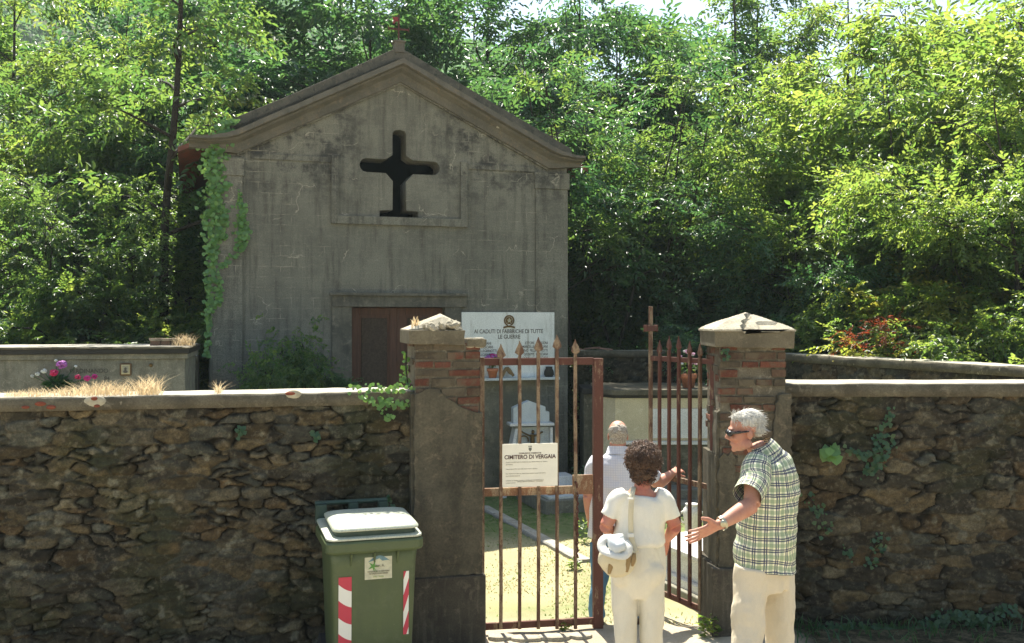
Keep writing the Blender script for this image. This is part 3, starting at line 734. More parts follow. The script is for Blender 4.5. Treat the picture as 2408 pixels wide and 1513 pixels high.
g.prism([(cx_ - .085, cz_ - .11), (cx_ - .03, cz_ - .095), (cx_ + .03, cz_ - .095), (cx_ + .085, cz_ - .11), (cx_ + .08, cz_ - .082), (cx_, cz_ - .066), (cx_ - .08, cz_ - .082)], -.066, -.056)
g.build("emblem", m_bronze, pq)
g = G(); st5 = []
for i in range(10):
    r1 = .040 if i % 2 == 0 else .017; a = math.radians(90 + 36 * i); st5.append((cx_ + r1 * math.cos(a), cz_ + r1 * math.sin(a)))
g.prism(st5, -.068, -.063); g.build("emblem_star", plain("pale_star", (.45, .42, .3), .6), pq)

# ------------------------------------------------------------------ left family tomb
TL = Fr(-3.45, 10.5, 13)
tl = TL.root("family_tomb", "long grey concrete family tomb with dark ledge at the left edge, flowers in front", "tomb")
L_ = 3.4
g = G(); g.box(-L_, 0, 0, 1.3, -.15, 1.86); g.build("tomb_body", m_concrete, tl, bevel=.008)
g = G(); g.box(-L_, .03, -.03, 1.33, 1.86, 1.915); g.build("cornice", m_concrete, tl, bevel=.008)
g = G(); g.box(-L_, .045, -.065, 1.36, 1.915, 1.965); g.build("dark_ledge", m_darkconc, tl, bevel=.006)
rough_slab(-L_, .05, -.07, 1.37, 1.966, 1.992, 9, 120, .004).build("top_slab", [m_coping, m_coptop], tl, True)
def plain_at(px, py, v=0): u, z = TL.pix(px, py, v); return u, z
u, z = plain_at(255, 877); u2, z2 = plain_at(155, 857)
tx = [("FERDINANDO", u, z, .062, 'RIGHT', .95), ("84", plain_at(258, 894)[0], plain_at(258, 894)[1], .055, 'RIGHT', 1), ]
o = link("lettering", text_mesh(tx), tl, m_letter); o.location = (0, -.002, 0)
tx = [(ch_, plain_at(px, 862)[0], plain_at(px, 862)[1], .10, 'CENTER', .9) for ch_, px in [("I", 155), ("F", 195), ("T", 216), ("I", 246), ("B", 285), ("A", 305), ("I", 342), ("D", 355)]]
o = link("lettering", text_mesh(tx), tl, m_faint); o.location = (0, -.0015, 0)
u, z = plain_at(296, 869)
g = G(); g.box(u - .058, u + .058, -.02, 0, z - .065, z + .065); fo = g.build("photo_frame", plain("bronze_frame", (.14, .08, .035), .5), tl, bevel=.012)
g = G(); g.box(u - .042, u + .042, -.026, -.018, z - .05, z + .05); g.build("frame_lining", plain("gilt", (.5, .44, .25), .5), fo, bevel=.004)
g = G(); g.box(u - .030, u + .030, -.030, -.026, z - .038, z + .038); g.build("portrait_photo", plain("portrait_grey", (.33, .31, .22), .4), fo)
g = G(); g.ell((u, -.031, z + .006), (.013, .003, .016), None, 10, 6); g.ell((u, -.031, z - .022), (.022, .003, .015), None, 10, 6); g.build("portrait_head", plain("portrait_dark", (.10, .09, .07), .4), fo)
u, z = plain_at(355, 859); g = G(); g.ell((u, -.01, z), (.02, .018, .02), None, 10, 6); g.build("brass_knob", m_bronze, tl, True)
u, z = TL.pix(403, 812, .25)
bs = TL.root("brick_stack", "flat pile of old bricks on the right end of the grey family tomb", "brick pile", u=u - .02, v=.3, z=1.993)
g = G(); cols = []; rn = random.Random(3)
for i in range(4):
    n0 = len(g.v); g.box(-.19 + i * .105, -.09 + i * .105, -.1, .1, 0, .05, .006, rn); cols += [(.2, .12, .08, 1)] * (len(g.v) - n0)
n0 = len(g.v); g.box(-.2, .22, -.11, .11, .05, .075, .008, rn); cols += [(.4, .32, .22, 1)] * (len(g.v) - n0)
me = g.mesh("bricks"); put_attrs(me, {"Col": ('FLOAT_COLOR', cols)}); link("bricks", me, bs, m_brick)

# ------------------------------------------------------------------ right tomb with slab
TR = Fr(1.335, 12.86, 0)
tr = TR.root("tomb", "cream rendered tomb under a pale projecting slab, behind the open gate leaf", "tomb", z=0)
g = G(); 
pg = [(-.16, .22), (0, 0), (1.9, 0), (1.9, 1.34), (-.16, 1.34)]
n = len(pg); V = [(x, y, z) for z in (-.15, 1.27) for x, y in pg]
g.add(V, [tuple(range(n))[::-1], tuple(range(n, 2 * n))] + [(i, (i + 1) % n, (i + 1) % n + n, i + n) for i in range(n)])
g.build("tomb_body", m_cream, tr, bevel=.004)
g = G(); V = [(x + (-.05 if x < 0.01 else .0), y - (.06 if y < .3 else -.05), z) for z in (1.295, 1.365) for x, y in pg]
g.add(V, [tuple(range(n))[::-1], tuple(range(n, 2 * n))] + [(i, (i + 1) % n, (i + 1) % n + n, i + n) for i in range(n)])
g.build("top_slab", m_coping, tr, bevel=.006)
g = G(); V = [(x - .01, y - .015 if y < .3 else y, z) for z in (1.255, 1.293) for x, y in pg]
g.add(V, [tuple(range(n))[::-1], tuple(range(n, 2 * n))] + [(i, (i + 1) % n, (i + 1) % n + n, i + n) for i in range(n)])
g.build("slab_shade_band", m_darkconc, tr)  # solid dark band: shade under the slab put into the colour
u0, z1 = TR.pix(1533, 962, -.02); u1, z0 = TR.pix(1668, 1031, -.02)
g = G(); g.box(u0, u1 + .3, -.025, -.001, z0, z1); g.build("marble_panel", m_marble, tr, bevel=.003)
u, z = TR.pix(1648, 975, -.03); g = G(); g.ell((u, -.03, z - .03), (.022, .01, .035), None, 12, 8); g.build("oval_portrait", m_bronze, tr)
g = G(); g.box(.10, 1.9, -.06, 0, .66, .70); g.build("ledge", m_marble, tr, bevel=.004)
g = G(); g.box(.0, 1.9, -.03, 0, -.15, .66); g.build("lower_panel", m_lowwall, tr)
g = G(); g.box(.1, 1.9, -.42, -.03, -.15, .14); g.box(.1, 1.9, -.80, -.42, -.15, .02); g.build("step", m_concrete, tr, bevel=.01)
sb = Fr(.98, 13.6, 0).root("grave_block", "small dark stone block squeezed between the chapel and the cream tomb", "grave")
g = G(); g.box(0, .21, 0, .8, -.15, 1.25); g.build("block_body", m_lowwall, sb, bevel=.01)
g = G(); g.box(-.02, .225, -.04, .82, 1.25, 1.33); g.build("block_cap", m_darkconc, sb, bevel=.01)

# headstone with crucifix, against the chapel base
HS = Fr(.03, 13.22, 10)
hs = HS.root("headstone", "white gabled marble headstone with small dark crucifix, seen through the closed gate leaf", "headstone")
def hp(px, py, v=0): return HS.pix(px, py, v)
g = G(); g.prism([hp(1207, 1000), hp(1207, 960), hp(1244, 943), hp(1283, 957), hp(1283, 968), hp(1292, 969), hp(1292, 1000)], 0, .16); g.build("gabled_stone", m_greymarble, hs, bevel=.005)
a = hp(1199, 1003, -.06); b = hp(1303, 995, -.06)
g = G(); g.box(a[0], b[0], -.08, .2, a[1], a[1] + .035); g.build("shelf", m_marble, hs, bevel=.004)
a = hp(1212, 1004); b = hp(1294, 1180)
g = G(); g.box(a[0], b[0] + .02, .04, .2, -.12, a[1] - .01); g.build("back_panel", m_greymarble, hs)
g = G(); c = hp(1180, 1060); g.prism([(a[0] - .01, a[1] - .02), (a[0] + .03, a[1] - .02), (c[0] + .05, -.12), (c[0] - .02, -.12)], -.05, .2); g.box(b[0] - .01, b[0] + .025, -.05, .2, -.12, a[1] - .012); g.build("side_buttress", m_marble, hs, bevel=.003)
c = hp(1252, 1018, 0)
g = G(); g.tube([(c[0] - .155, .0, c[1] + .02), (c[0] - .06, -.005, c[1] - .03), (c[0], -.01, c[1] - .045), (c[0] + .06, -.005, c[1] - .03), (c[0] + .14, .0, c[1] + .01)], .012, 6, 12)
g.tube([(c[0], -.01, c[1] - .02), (c[0], -.01, c[1] - .12), (c[0] + .01, -.005, c[1] - .26)], [.028, .03, .016], 8, 8); g.ell((c[0] + .004, -.02, c[1] + .012), (.022, .022, .028), None, 10, 8)
g.build("crucifix", m_bronze, hs, True)
c = hp(1232, 1036, 0); g = G(); g.loft([(c[0] + .06 * math.cos(t_), 0, c[1] + .06 * math.sin(t_)) for t_ in np.linspace(-.3, 3.5, 12)], [(0, 1, 0)] * 12, .010, None, 6); g.build("iron_ring", m_bronze, hs, True)

# grave slab in the sun, behind the sign
GS = Fr(.407, 12.05, 18)
gs = GS.root("grave", "low flat grave with white slab in a concrete kerb, behind the closed gate leaf", "grave", z=-.1)
g = G(); g.box(0, .95, 0, 1.15, 0, .17); g.build("kerb", m_concrete, gs, bevel=.008)
g = G(); g.box(.06, .89, .06, 1.09, .172, .205); g.build("slab", m_greymarble, gs, bevel=.006)
g = G(); g.box(.28, .66, .72, 1.05, .206, .34); g.build("pillow_stone", m_marble, gs, bevel=.008)
g = G(); g.box(.10, .30, .18, .25, .206, .22); g.build("name_plate", m_bronze, gs, bevel=.003)
g = G(); g.lathe((.62, .35, .206), [(.03, 0), (.05, .03), (.035, .07), (.06, .12), (.05, .12)], 14); g.build("vase", m_terra, gs, True)

# kerb strip of the path
KP = Fr(-.36, 12.5, 0); d_ = np.array([.60 + .36, 10.0 - 12.5]); d_ /= np.linalg.norm(d_)
KP = Fr(-.36, 12.5, math.degrees(math.atan2(d_[1], d_[0])))
g = G(); g.box(0, 3.0, -.07, .07, -.2, -.045, .004, random.Random(5))
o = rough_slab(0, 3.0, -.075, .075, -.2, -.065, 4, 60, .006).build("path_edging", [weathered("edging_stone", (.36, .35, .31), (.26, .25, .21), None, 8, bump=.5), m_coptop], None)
o.location = (KP.o[0], KP.o[1], 0); o.rotation_euler = (0, 0, math.radians(KP.yaw)); tag(o, "grey stone edging strip crossing the grass inside the gate", "edging")

# white marble tomb behind the open leaf
p0 = np.array([1.327, 8.70]); 
MT = Fr(1.60, 7.98, 22)
mt = MT.root("marble_tomb", "low white marble tomb in full sun behind the open gate leaf", "tomb", z=-.1)
g = G(); g.box(-.03, 1.0, 0, 1.25, -.02, .10); g.build("tomb_plinth", m_concrete, mt, bevel=.01)
g = G(); g.box(0.02, .96, .06, 1.2, .10, .17); g.build("lower_step", m_marble, mt, bevel=.006)
g = G(); g.box(.07, .90, .12, 1.14, .17, .36); g.build("tomb_body", m_marble, mt, bevel=.008)
g = G(); g.box(.04, .93, .08, 1.18, .36, .40); g.build("top_slab", m_marble, mt, bevel=.006)
x, y, z = P(1627, 1257, 10.6)
vs = empty("urn", (x, y, GR_IN), 0, "white marble vase with rounded shoulders standing on the grass behind the open gate leaf", "vase")
g = G(); g.lathe((0, 0, 0), [(.075, 0), (.09, .02), (.085, .05), (.07, .08), (.078, .20), (.098, .30), (.09, .355), (.07, .375), (.065, .40), (.072, .41), (.055, .41), (.05, .39)], 24); g.build("urn_body", m_marble, vs, True)
for sg in (-1, 1):
    g = G(); g.loft([(sg * .09, 0, .33), (sg * .125, 0, .30), (sg * .125, 0, .24), (sg * .085, 0, .20)], (0, 1, 0), .012, None, 8, 10); g.build("handle", m_marble, vs, True)

# threshold stones
rn = random.Random(21)
for i, (px, py, w1, d1) in enumerate([(1178, 1500, .22, .12), (1235, 1503, .24, .13), (1300, 1500, .25, .12), (1365, 1497, .2, .12)]):
    D = 2.27 * F / (py - HY); x, y, z = P(px, py, D)
    g = G(); rg_ = [(w1 / 2 * math.cos(a) * rn.uniform(.85, 1.1), d1 / 2 * math.sin(a) * rn.uniform(.85, 1.1)) for a in np.linspace(0, 2 * math.pi, 11)[:-1]]
    n = len(rg_); V = [(a, b, -.06) for a, b in rg_] + [(a, b, .028) for a, b in rg_]
    g.add(V, [tuple(range(n))[::-1], tuple(range(n, 2 * n))] + [(q, (q + 1) % n, (q + 1) % n + n, q + n) for q in range(n)])
    o = g.build("threshold_stone", weathered("threshold", (.42, .38, .29), (.3, .27, .2), None, 9, bump=.6) if i == 0 else bpy.data.materials["threshold"], None, bevel=.012)
    o.location = (x, y, 0); tag(o, ["pale flat paving stone nearest the left pier under the gate", "flat paving stone under the gate, second from the left pier", "flat paving stone under the gate, third from the left pier", "flat paving stone nearest the white-clothed woman's feet, under the gate"][i], "paving stone", "paving stones under the gate")

# ------------------------------------------------------------------ gate leaves
GL = Fr(-.222, 7.17, 10)
gl = GL.root("gate_leaf", "closed rusty iron gate leaf hung on the left pier, carrying a white notice", "gate", z=0)
rn = random.Random(31)
def bar_spear(g, fr, px, ytop, ybot, wd=.026, v=-.02, cross=False, sm=.028):
    """square bar with a hammered spear head"""
    u, zt = fr.pix(px, ytop, v); _, zb = fr.pix(px, ybot, v)
    h = wd / 2; A = (1, 0, 0)
    zs = [zb, zb + .3, zb + .75, zb + 1.2, zb + 1.6, zt - .125, zt - .105, zt - .085, zt - .055, zt - .02, zt]
    aa = [h, h * .95, h * 1.05, h * .95, h, h, h * .8, sm, sm * .75, sm * .25, .002]
    bb = [h * .9] * 6 + [h * .7, h * .8, h * .6, h * .3, .002]
    if cross: zs = [zb, zb + .8, zb + 1.6, zt]; aa = [h] * 4; bb = [h * .9] * 4
    pts = [(u + rn.uniform(-.002, .002), v + rn.uniform(-.002, .002), z) for z in zs]
    g.loft(pts, A, [a * 1.25 for a in aa], [b * 1.25 for b in bb], 4 if False else 8, None, pw=.45)
    return u
def pz(fr, px, py, v=0): return fr.pix(px, py, v)
a = pz(GL, 1135, 841); b = pz(GL, 1135, 1490)
g = G(); g.box(-.012, .022, -.018, .018, b[1], a[1]); g.build("hinge_stile", m_gatebar, gl, bevel=.003)
ue, zt = pz(GL, 1395, 843); uf, zb = pz(GL, 1417, 1484)
g = G(); g.box(ue, uf, -.022, .03, zb, zt); g.build("lock_stile", m_gate, gl, bevel=.004)
z1 = pz(GL, 1135, 843)[1]; z0 = pz(GL, 1135, 860)[1]
g = G(); g.box(.022, ue, -.012, .012, z0, z1); g.build("top_rail", m_gate, gl, bevel=.003)
z1 = pz(GL, 1160, 1148)[1]; z0 = pz(GL, 1160, 1167)[1]
g = G(); g.box(.022, ue, -.014, .010, z0, z1); g.build("middle_rail", m_rail, gl, bevel=.003)
z1 = pz(GL, 1135, 1466)[1]; z0 = pz(GL, 1135, 1482)[1]
g = G(); g.box(.022, ue, -.014, .012, z0, z1); g.build("bottom_rail", m_gate, gl, bevel=.003)
for px, yt in [(1178, 809), (1222, 802), (1266, 793), (1310, 788), (1353, 799)]:
    g = G(); pxb = px + rn.uniform(-3, 0); u = bar_spear(g, GL, px, yt, 1479, .0215, -.024)
    g.build("spear_bar", m_gatebar, gl)
a = pz(GL, 1347, 1118, -.035); b = pz(GL, 1395, 1156, -.035)
g = G(); g.box(a[0], b[0], -.034, -.012, b[1] - .02, a[1]); lb = g.build("lock_box", m_rail, gl, bevel=.004)
g = G(); g.tube([(a[0] + .02, -.035, a[1] - .05), (a[0] + .02, -.05, a[1] - .05), (a[0] + .03, -.05, a[1] - .09)], .008, 6); g.build("latch", m_gate, lb)
g = G(); c = pz(GL, 1358, 1160, -.045); pts = [(c[0] + .006 * math.sin(i * 2.1), -.045 + .006 * math.cos(i * 2.1), c[1] - i * .019) for i in range(26)]
g.tube(pts, [.0045 if i % 2 else .008 for i in range(26)], 6); g.build("chain", m_gate, gl)
# notice: its own thing hung on the bars
a = pz(GL, 1181, 1045, -.05); b = pz(GL, 1311, 1142, -.05)
nt_ = GL.root("notice_board", "white notice headed cimitero fixed to the bars of the closed gate leaf", "sign", u=a[0], v=-.05, z=b[1])
NW, NH = b[0] - a[0], a[1] - b[1]
g = G(); g.box(0, NW, -.005, .003, 0, NH); g.build("board", plain("notice_white", (.86, .82, .67), .6, .3, 0, .08, 6), nt_, bevel=.001)
ln = [("CIMITERO DI VERGAIA", NW / 2, NH - .108, .0405, 'CENTER', .92), ("COMUNE DI FABBRICHE", NW / 2, NH - .072, .0125, 'CENTER', 1.2)]
o = link("title_lettering", text_mesh(ln, bold=.022), nt_, plain("notice_brown", (.10, .05, .04), .8)); o.location = (0, -.0062, 0)
rows = ["ORARIO DI APERTURA AL PUBBLICO DAL PRIMO APRILE AL TRENTA", "SETTEMBRE", "", "DALLE ORE OTTO ALLE ORE VENTI TUTTI I GIORNI", "", "DAL PRIMO OTTOBRE AL TRENTUNO MARZO DALLE ORE OTTO", "ALLE ORE DICIASSETTE", "", "SI PREGA DI TENERE CHIUSO IL CANCELLO E DI RISPETTARE IL", "LUOGO SACRO"]
ln = [(s_, .025, NH - .135 - i * .0165, .0105, 'LEFT', .95) for i, s_ in enumerate(rows) if s_] + [("UFFICIO SERVIZI CIMITERIALI   IL SINDACO", NW / 2, .032, .010, 'CENTER', 1.0)]
o = link("small_lettering", text_mesh(ln), nt_, plain("notice_faded", (.40, .36, .27), .8)); o.location = (0, -.0058, 0)
g = G(); cxx, czz = NW / 2, NH - .035
g.prism([(cxx - .011, czz + .006), (cxx + .011, czz + .006), (cxx + .011, czz - .008), (cxx, czz - .022), (cxx - .011, czz - .008)], -.0065, -.0052)
for q in (-.009, 0, .009): g.box(cxx + q - .003, cxx + q + .003, -.0065, -.0052, czz + .010, czz + .020)
g.build("coat_of_arms", plain("crest_grey", (.20, .20, .16), .8), nt_)

GRF = Fr(1.515, 7.47, 117.5)
gr = GRF.root("gate_leaf", "open rusty iron gate leaf swung inward from the right pier, topped by an iron cross", "gate", z=0)
def pv(px, py, v=0): return GRF.pix(px, py, v)
_, zt = pv(1678, 840); _, zb = pv(1678, 1452)
g = G(); g.box(-.03, .02, -.022, .022, zb, zt); g.build("hinge_stile", m_gate, gr, bevel=.004)
g = G(); 
for py in (868, 1330): 
    z = pv(1678, py)[1]; g.M = Matrix.Rotation(math.radians(-117.5), 4, 'Z'); g.box(-.02, .10, .0, .03, z - .018, z + .018)
g.build("hinge_strap", m_gate, gr, bevel=.003)
uE = pv(1530, 845)[0]
for nm, y0, y1 in [("top_rail", 845, 857), ("middle_rail", 1140, 1153), ("bottom_rail", 1434, 1448)]:
    z1 = pv(1670, y0)[1]; z0 = pv(1670, y1)[1]
    g = G(); g.box(.02, uE, -.010, .010, z0, z1); g.build(nm, m_gate if nm != "middle_rail" else m_gatebar, gr, bevel=.003)
for px, yt in [(1551, 800), (1573.6, 791), (1596, 791), (1622, 802), (1646, 806)]:
    g = G(); yb = 1386 + (px - 1530) * .41; bar_spear(g, GRF, px, yt, yb, .0225, .017, sm=.024); g.build("spear_bar", m_gate if px < 1640 else m_gatebar, gr)
u, zt = pv(1530, 721); zb = pv(1530, 1392)[1]
g = G(); g.box(u - .013, u + .013, -.014, .014, zb, zt); g.build("meeting_bar", m_gatebar, gr, bevel=.003)
z1 = pv(1530, 766)[1]; z0 = pv(1530, 779)[1]
g = G(); g.M = Matrix.Translation((u, 0, 0)) @ Matrix.Rotation(math.radians(-70), 4, 'Z'); g.box(-.072, .072, -.017, .013, z0, z1); g.box(-.082, -.070, -.02, .016, z0 - .004, z1 + .006); g.box(.070, .082, -.02, .016, z0 - .004, z1 + .006)
g.build("cross_arm", m_gate, gr, bevel=.003)

# ------------------------------------------------------------------ wheeled bin
BN = Fr(-1.11, 6.07, 17.5)
bn = BN.root("wheeled_bin", "green wheeled rubbish bin with pale lid and red and white stripes by the left pier", "bin")
m_bin = weathered("bin_green", (.088, .118, .045), (.072, .100, .040), (.10, .128, .058), 4, streak=((.055, .08, .035), 9, .35), spots=((.2, .2, .13), 45, .72), bump=.08, fine=300, rough=.5, spec=.4)
m_bind = plain("bin_dark", (.035, .065, .045), .5, .4)
m_lid = weathered("bin_lid", (.52, .55, .42), (.45, .48, .37), None, 3, bump=.05, rough=.45, spec=.5)
BW, BD = .555, .57
def rrect(x0, x1, y0, y1, r, z, ch=0, n=4):
    out = []
    for (cx, cy, a0) in [(x1 - r, y1 - r, 0), (x0 + r, y1 - r, 90), (x0 + r, y0 + r, 180), (x1 - r, y0 + r, 270)]:
        for i in range(n + 1): a = math.radians(a0 + 90 * i / n); out.append((cx + r * math.cos(a), cy + r * math.sin(a), z))
    return out
def stack(g, rings, cap=(1, 1)):
    n = len(rings[0]); V = [p for r in rings for p in r]
    Fs = [(i * n + j, i * n + (j + 1) % n, (i + 1) * n + (j + 1) % n, (i + 1) * n + j) for i in range(len(rings) - 1) for j in range(n)]
    if cap[0]: Fs.append(tuple(range(n))[::-1])
    if cap[1]: Fs.append(tuple((len(rings) - 1) * n + j for j in range(n)))
    g.add(V, Fs)
ZR = .915
g = G()
stack(g, [rrect(.035, BW - .035, .05, BD - .06, .05, .02), rrect(.026, BW - .026, .04, BD - .04, .05, .30), rrect(.015, BW - .015, .03, BD - .03, .045, .62), rrect(.012, BW - .012, .022, BD - .02, .04, ZR - .16), rrect(.0, BW, .008, BD, .04, ZR - .03)])
g.build("bin_body", m_bin, bn, True)
g = G()
stack(g, [rrect(-.02, BW + .02, -.02, BD + .01, .055, ZR - .075), rrect(-.028, BW + .028, -.03, BD + .015, .055, ZR - .06), rrect(-.028, BW + .028, -.03, BD + .015, .055, ZR - .012), rrect(-.018, BW + .018, -.018, BD + .01, .05, ZR)])
g.build("rim", m_bin, bn, bevel=.003)
g = G()
for x in (.13, .275, .42): g.add([(x - .006, .03, ZR - .08), (x + .006, .03, ZR - .08), (x + .006, -.015, ZR - .08), (x - .006, -.015, ZR - .08), (x - .004, .026, ZR - .17), (x + .004, .026, ZR - .17)], [(0, 1, 2, 3), (0, 4, 5, 1), (3, 2, 5, 4), (0, 3, 4), (1, 5, 2)])
g.build("rib", m_bin, bn)
def tilt(ring, dz): return [(x, y, z + dz * y / BD) for x, y, z in ring]
g = G()
stack(g, [tilt(rrect(-.022, BW + .022, -.022, BD + .01, .055, ZR + .006), .02), tilt(rrect(-.022, BW + .022, -.022, BD + .01, .055, ZR + .018), .02), tilt(rrect(.0, BW - .0, .0, BD - .02, .05, ZR + .022), .02)])
ld = g.build("lid", m_lid, bn, bevel=.002)
g = G(); stack(g, [tilt(rrect(.035, BW - .012, .02, BD - .06, .05, ZR + .022), .02), tilt(rrect(.035, BW - .012, .02, BD - .06, .05, ZR + .055), .02)]); g.build("lid_neck", m_bind, ld)
g = G(); stack(g, [tilt(rrect(.02, BW + .005, .0, BD - .04, .055, ZR + .056), .02), tilt(rrect(.02, BW + .005, .0, BD - .04, .055, ZR + .066), .02), tilt(rrect(.03, BW - .005, .03, BD - .05, .06, ZR + .080), .015), tilt(rrect(.055, BW - .03, .07, BD - .08, .07, ZR + .090), .015), tilt(rrect(.09, BW - .06, .11, BD - .11, .06, ZR + .097), .015), tilt(rrect(.16, BW - .12, .17, BD - .16, .05, ZR + .099), .015)])
g.build("lid_dome", m_lid, ld, True)
g = G()
for a, b in [(-.02, .05), (.20, .26), (.40, .46)]: g.box(a, b, BD, BD + .07, ZR + .0, ZR + .125)
g.tube([(-.02, BD + .075, ZR + .125), (.47, BD + .075, ZR + .125)], .016, 10); g.build("hinge_handle", m_bind, bn, bevel=.004)
for x in (.0, BW - .06):
    g = G(); g.M = Matrix.Translation((x, BD - .04, .1)) @ Matrix.Rotation(math.radians(90), 4, 'Y'); g.lathe((0, 0, 0), [(.03, 0), (.1, 0), (.1, .05), (.03, .05)], 24); g.build("wheel", plain("tyre", (.02, .02, .02), .8), bn)
# stripes
t = NT("warning_stripe_paint"); sep = t.n("SeparateXYZ"); t.l(t.n("TexCoord").outputs["Object"], sep.inputs[0])
q = t.math('ADD', t.math('MULTIPLY', sep.outputs[0], 1.55), sep.outputs[2]); q = t.math('ADD', q, t.math('MULTIPLY', t.math('POWER', sep.outputs[0], 2), -5))
fr_ = t.math('FRACT', t.math('DIVIDE', q, .206))
m_stripe = t.fin(t.mix(t.math('GREATER_THAN', fr_, .48), (.70, .70, .62), (.46, .025, .055)), .45, .5)
def front_y(z):
    zs_ = [.02, .30, .62, ZR - .16]; ys_ = [.05, .04, .03, .022]; return float(np.interp(z, zs_, ys_))
def strip(x0, x1, z0, z1, side=False):
    g = G(); V = []
    n = 12
    for i in range(n + 1):
        z = z0 + (z1 - z0) * i / n; y = front_y(z) - .005
        V += [(x0, y, z), (x1, y, z)]
    g.add(V, [(2 * i, 2 * i + 1, 2 * i + 3, 2 * i + 2) for i in range(n)])
    me = g.mesh("stripe"); return me
o = link("warning_stripe", strip(.055, .135, .28, .69), bn, m_stripe)
o = link("warning_stripe", strip(BW - .096, BW - .062, .30, .70), bn, m_stripe)
# sticker
z0, z1, x0, x1 = .665, .825, .215, .385
sy = front_y(.74) - .005
g = G(); g.box(x0, x1, sy - .001, sy + .002, z0, z1); sk = g.build("sticker", plain("sticker_cream", (.55, .54, .38), .5), bn)
g = G(); g.prism([(x0 + .02 + .14 * i / 14, z1 - .052 + .038 * math.sin(math.pi * i / 14)) for i in range(15)] + [(x1 - .025, z1 - .045), (x1 - .06, z1 - .048), (x0 + .09, z1 - .032), (x0 + .05, z1 - .045)], sy - .003, sy - .001); g.build("blue_arc", plain("arc_blue", (.13, .24, .27), .5), sk)
g = G(); st5 = []
for i in range(10):
    r1 = .036 if i % 2 == 0 else .011; a = math.radians(65 + 36 * i); st5.append((x0 + .052 + r1 * math.cos(a), z1 - .078 + r1 * math.sin(a)))
g.prism(st5, sy - .0045, sy - .003); g.tube([(x0 + .06, sy - .004, z1 - .09), (x0 + .075, sy - .004, z1 - .115)], .0015, 5); g.build("star_leaf", plain("leaf_green", (.10, .27, .05), .5), sk)
o = link("sticker_lettering", text_mesh([("liter. A.", x0 + .062, z1 - .085, .027, 'LEFT', .75), ("CONSORZIO DI GESTIONE", (x0 + x1) / 2, z0 + .044, .0125, 'CENTER', .92), ("DEI RIFIUTI SOLIDI URBANI", (x0 + x1) / 2, z0 + .031, .0115, 'CENTER', .85)]), sk, plain("sticker_ink", (.16, .14, .09), .6)); o.location = (0, sy - .004, 0)
o = link("sticker_footer", text_mesh([("info  linea", (x0 + x1) / 2, z0 + .012, .014, 'CENTER', 1.2)]), sk, plain("sticker_green", (.27, .36, .10), .6)); o.location = (0, sy - .004, 0)

# ------------------------------------------------------------------ foliage tools
def leaf_template(L=.14, Wd=.045, fold=.25, curl=.12):
    """leaf: base, two left, tip, two right (faces share the midrib)"""
    return np.array([(0, 0, 0), (L * .35, Wd * .5, Wd * fold), (L * .72, Wd * .38, Wd * fold - L * curl * .5), (L, 0, -L * curl), (L * .72, -Wd * .38, Wd * fold - L * curl * .5), (L * .35, -Wd * .5, Wd * fold)])
LQ = np.array([(0, 1, 2, 3), (0, 3, 4, 5)])
def frames(d, up):
    d = d / (np.linalg.norm(d, axis=1)[:, None] + 1e-9)
    s = np.cross(up, d); s /= np.linalg.norm(s, axis=1)[:, None] + 1e-9
    u = np.cross(d, s); return np.stack([d, s, u], -1)           # columns
def place(tmpl, tq, pos, R, sc, tone):
    """instances of a template; tone per instance"""
    n = len(pos); k = len(tmpl)
    V = np.einsum('nij,kj->nki', R, tmpl) * sc[:, None, None] + pos[:, None]
    Q = (tq[None] + (np.arange(n) * k)[:, None, None]).reshape(-1, 4)
    return V.reshape(-1, 3), Q, np.repeat(tone, k)
def spray(rg, n=12, L=.55, leaf=(.14, .045), spread=60, droop=.15, fold=.25, curl=.12):
    """a leafy twig along +x; returns verts, quads"""
    lt = leaf_template(leaf[0], leaf[1], fold, curl); V = []; Q = []
    for i in range(n):
        t = .12 + .88 * i / (n - 1); x = L * t; z = -droop * t * t
        sg = 1 if i % 2 else -1
        a = math.radians(spread * rg.uniform(.6, 1.2)) * sg if i < n - 1 else 0
        d = np.array([[math.cos(a), math.sin(a), rg.uniform(-.9, .3)]]); up = np.array([[rg.normal() * .35, rg.normal() * .35, 1.]])
        R = frames(d, up)[0]; s = rg.uniform(.7, 1.15)
        V.append((R @ lt.T).T * s + (x, 0, z)); Q.append(LQ + 6 * i)
    return np.vstack(V), np.vstack(Q)

def foliage_mesh(name, rg, pos, dirs, spr, sc=1.0, tone_fn=None, jit=.55):
    Vs, Qs, Ts = [], [], []; off = 0; n = len(pos)
    which = rg.randint(0, len(spr), n)
    for k, (tv, tq) in enumerate(spr):
        m = which == k; c = m.sum()
        if not c: continue
        up = np.c_[rg.normal(0, jit, c), rg.normal(0, jit, c), np.ones(c)]
        R = frames(dirs[m], up)
        tone = np.clip(rg.normal(.45, .28, c), 0, 1)
        V, Q, T = place(tv, tq, pos[m], R, np.full(c, sc) * rg.uniform(.75, 1.2, c), tone)
        nl = len(T) // 6; T = np.clip(T + np.repeat(rg.normal(0, .16, nl), 6), 0, 1)
        Vs.append(V); Qs.append(Q + off); Ts.append(T); off += len(V)
    return np_mesh(name, np.vstack(Vs), np.vstack(Qs), {"tone": ('FLOAT', np.concatenate(Ts))})

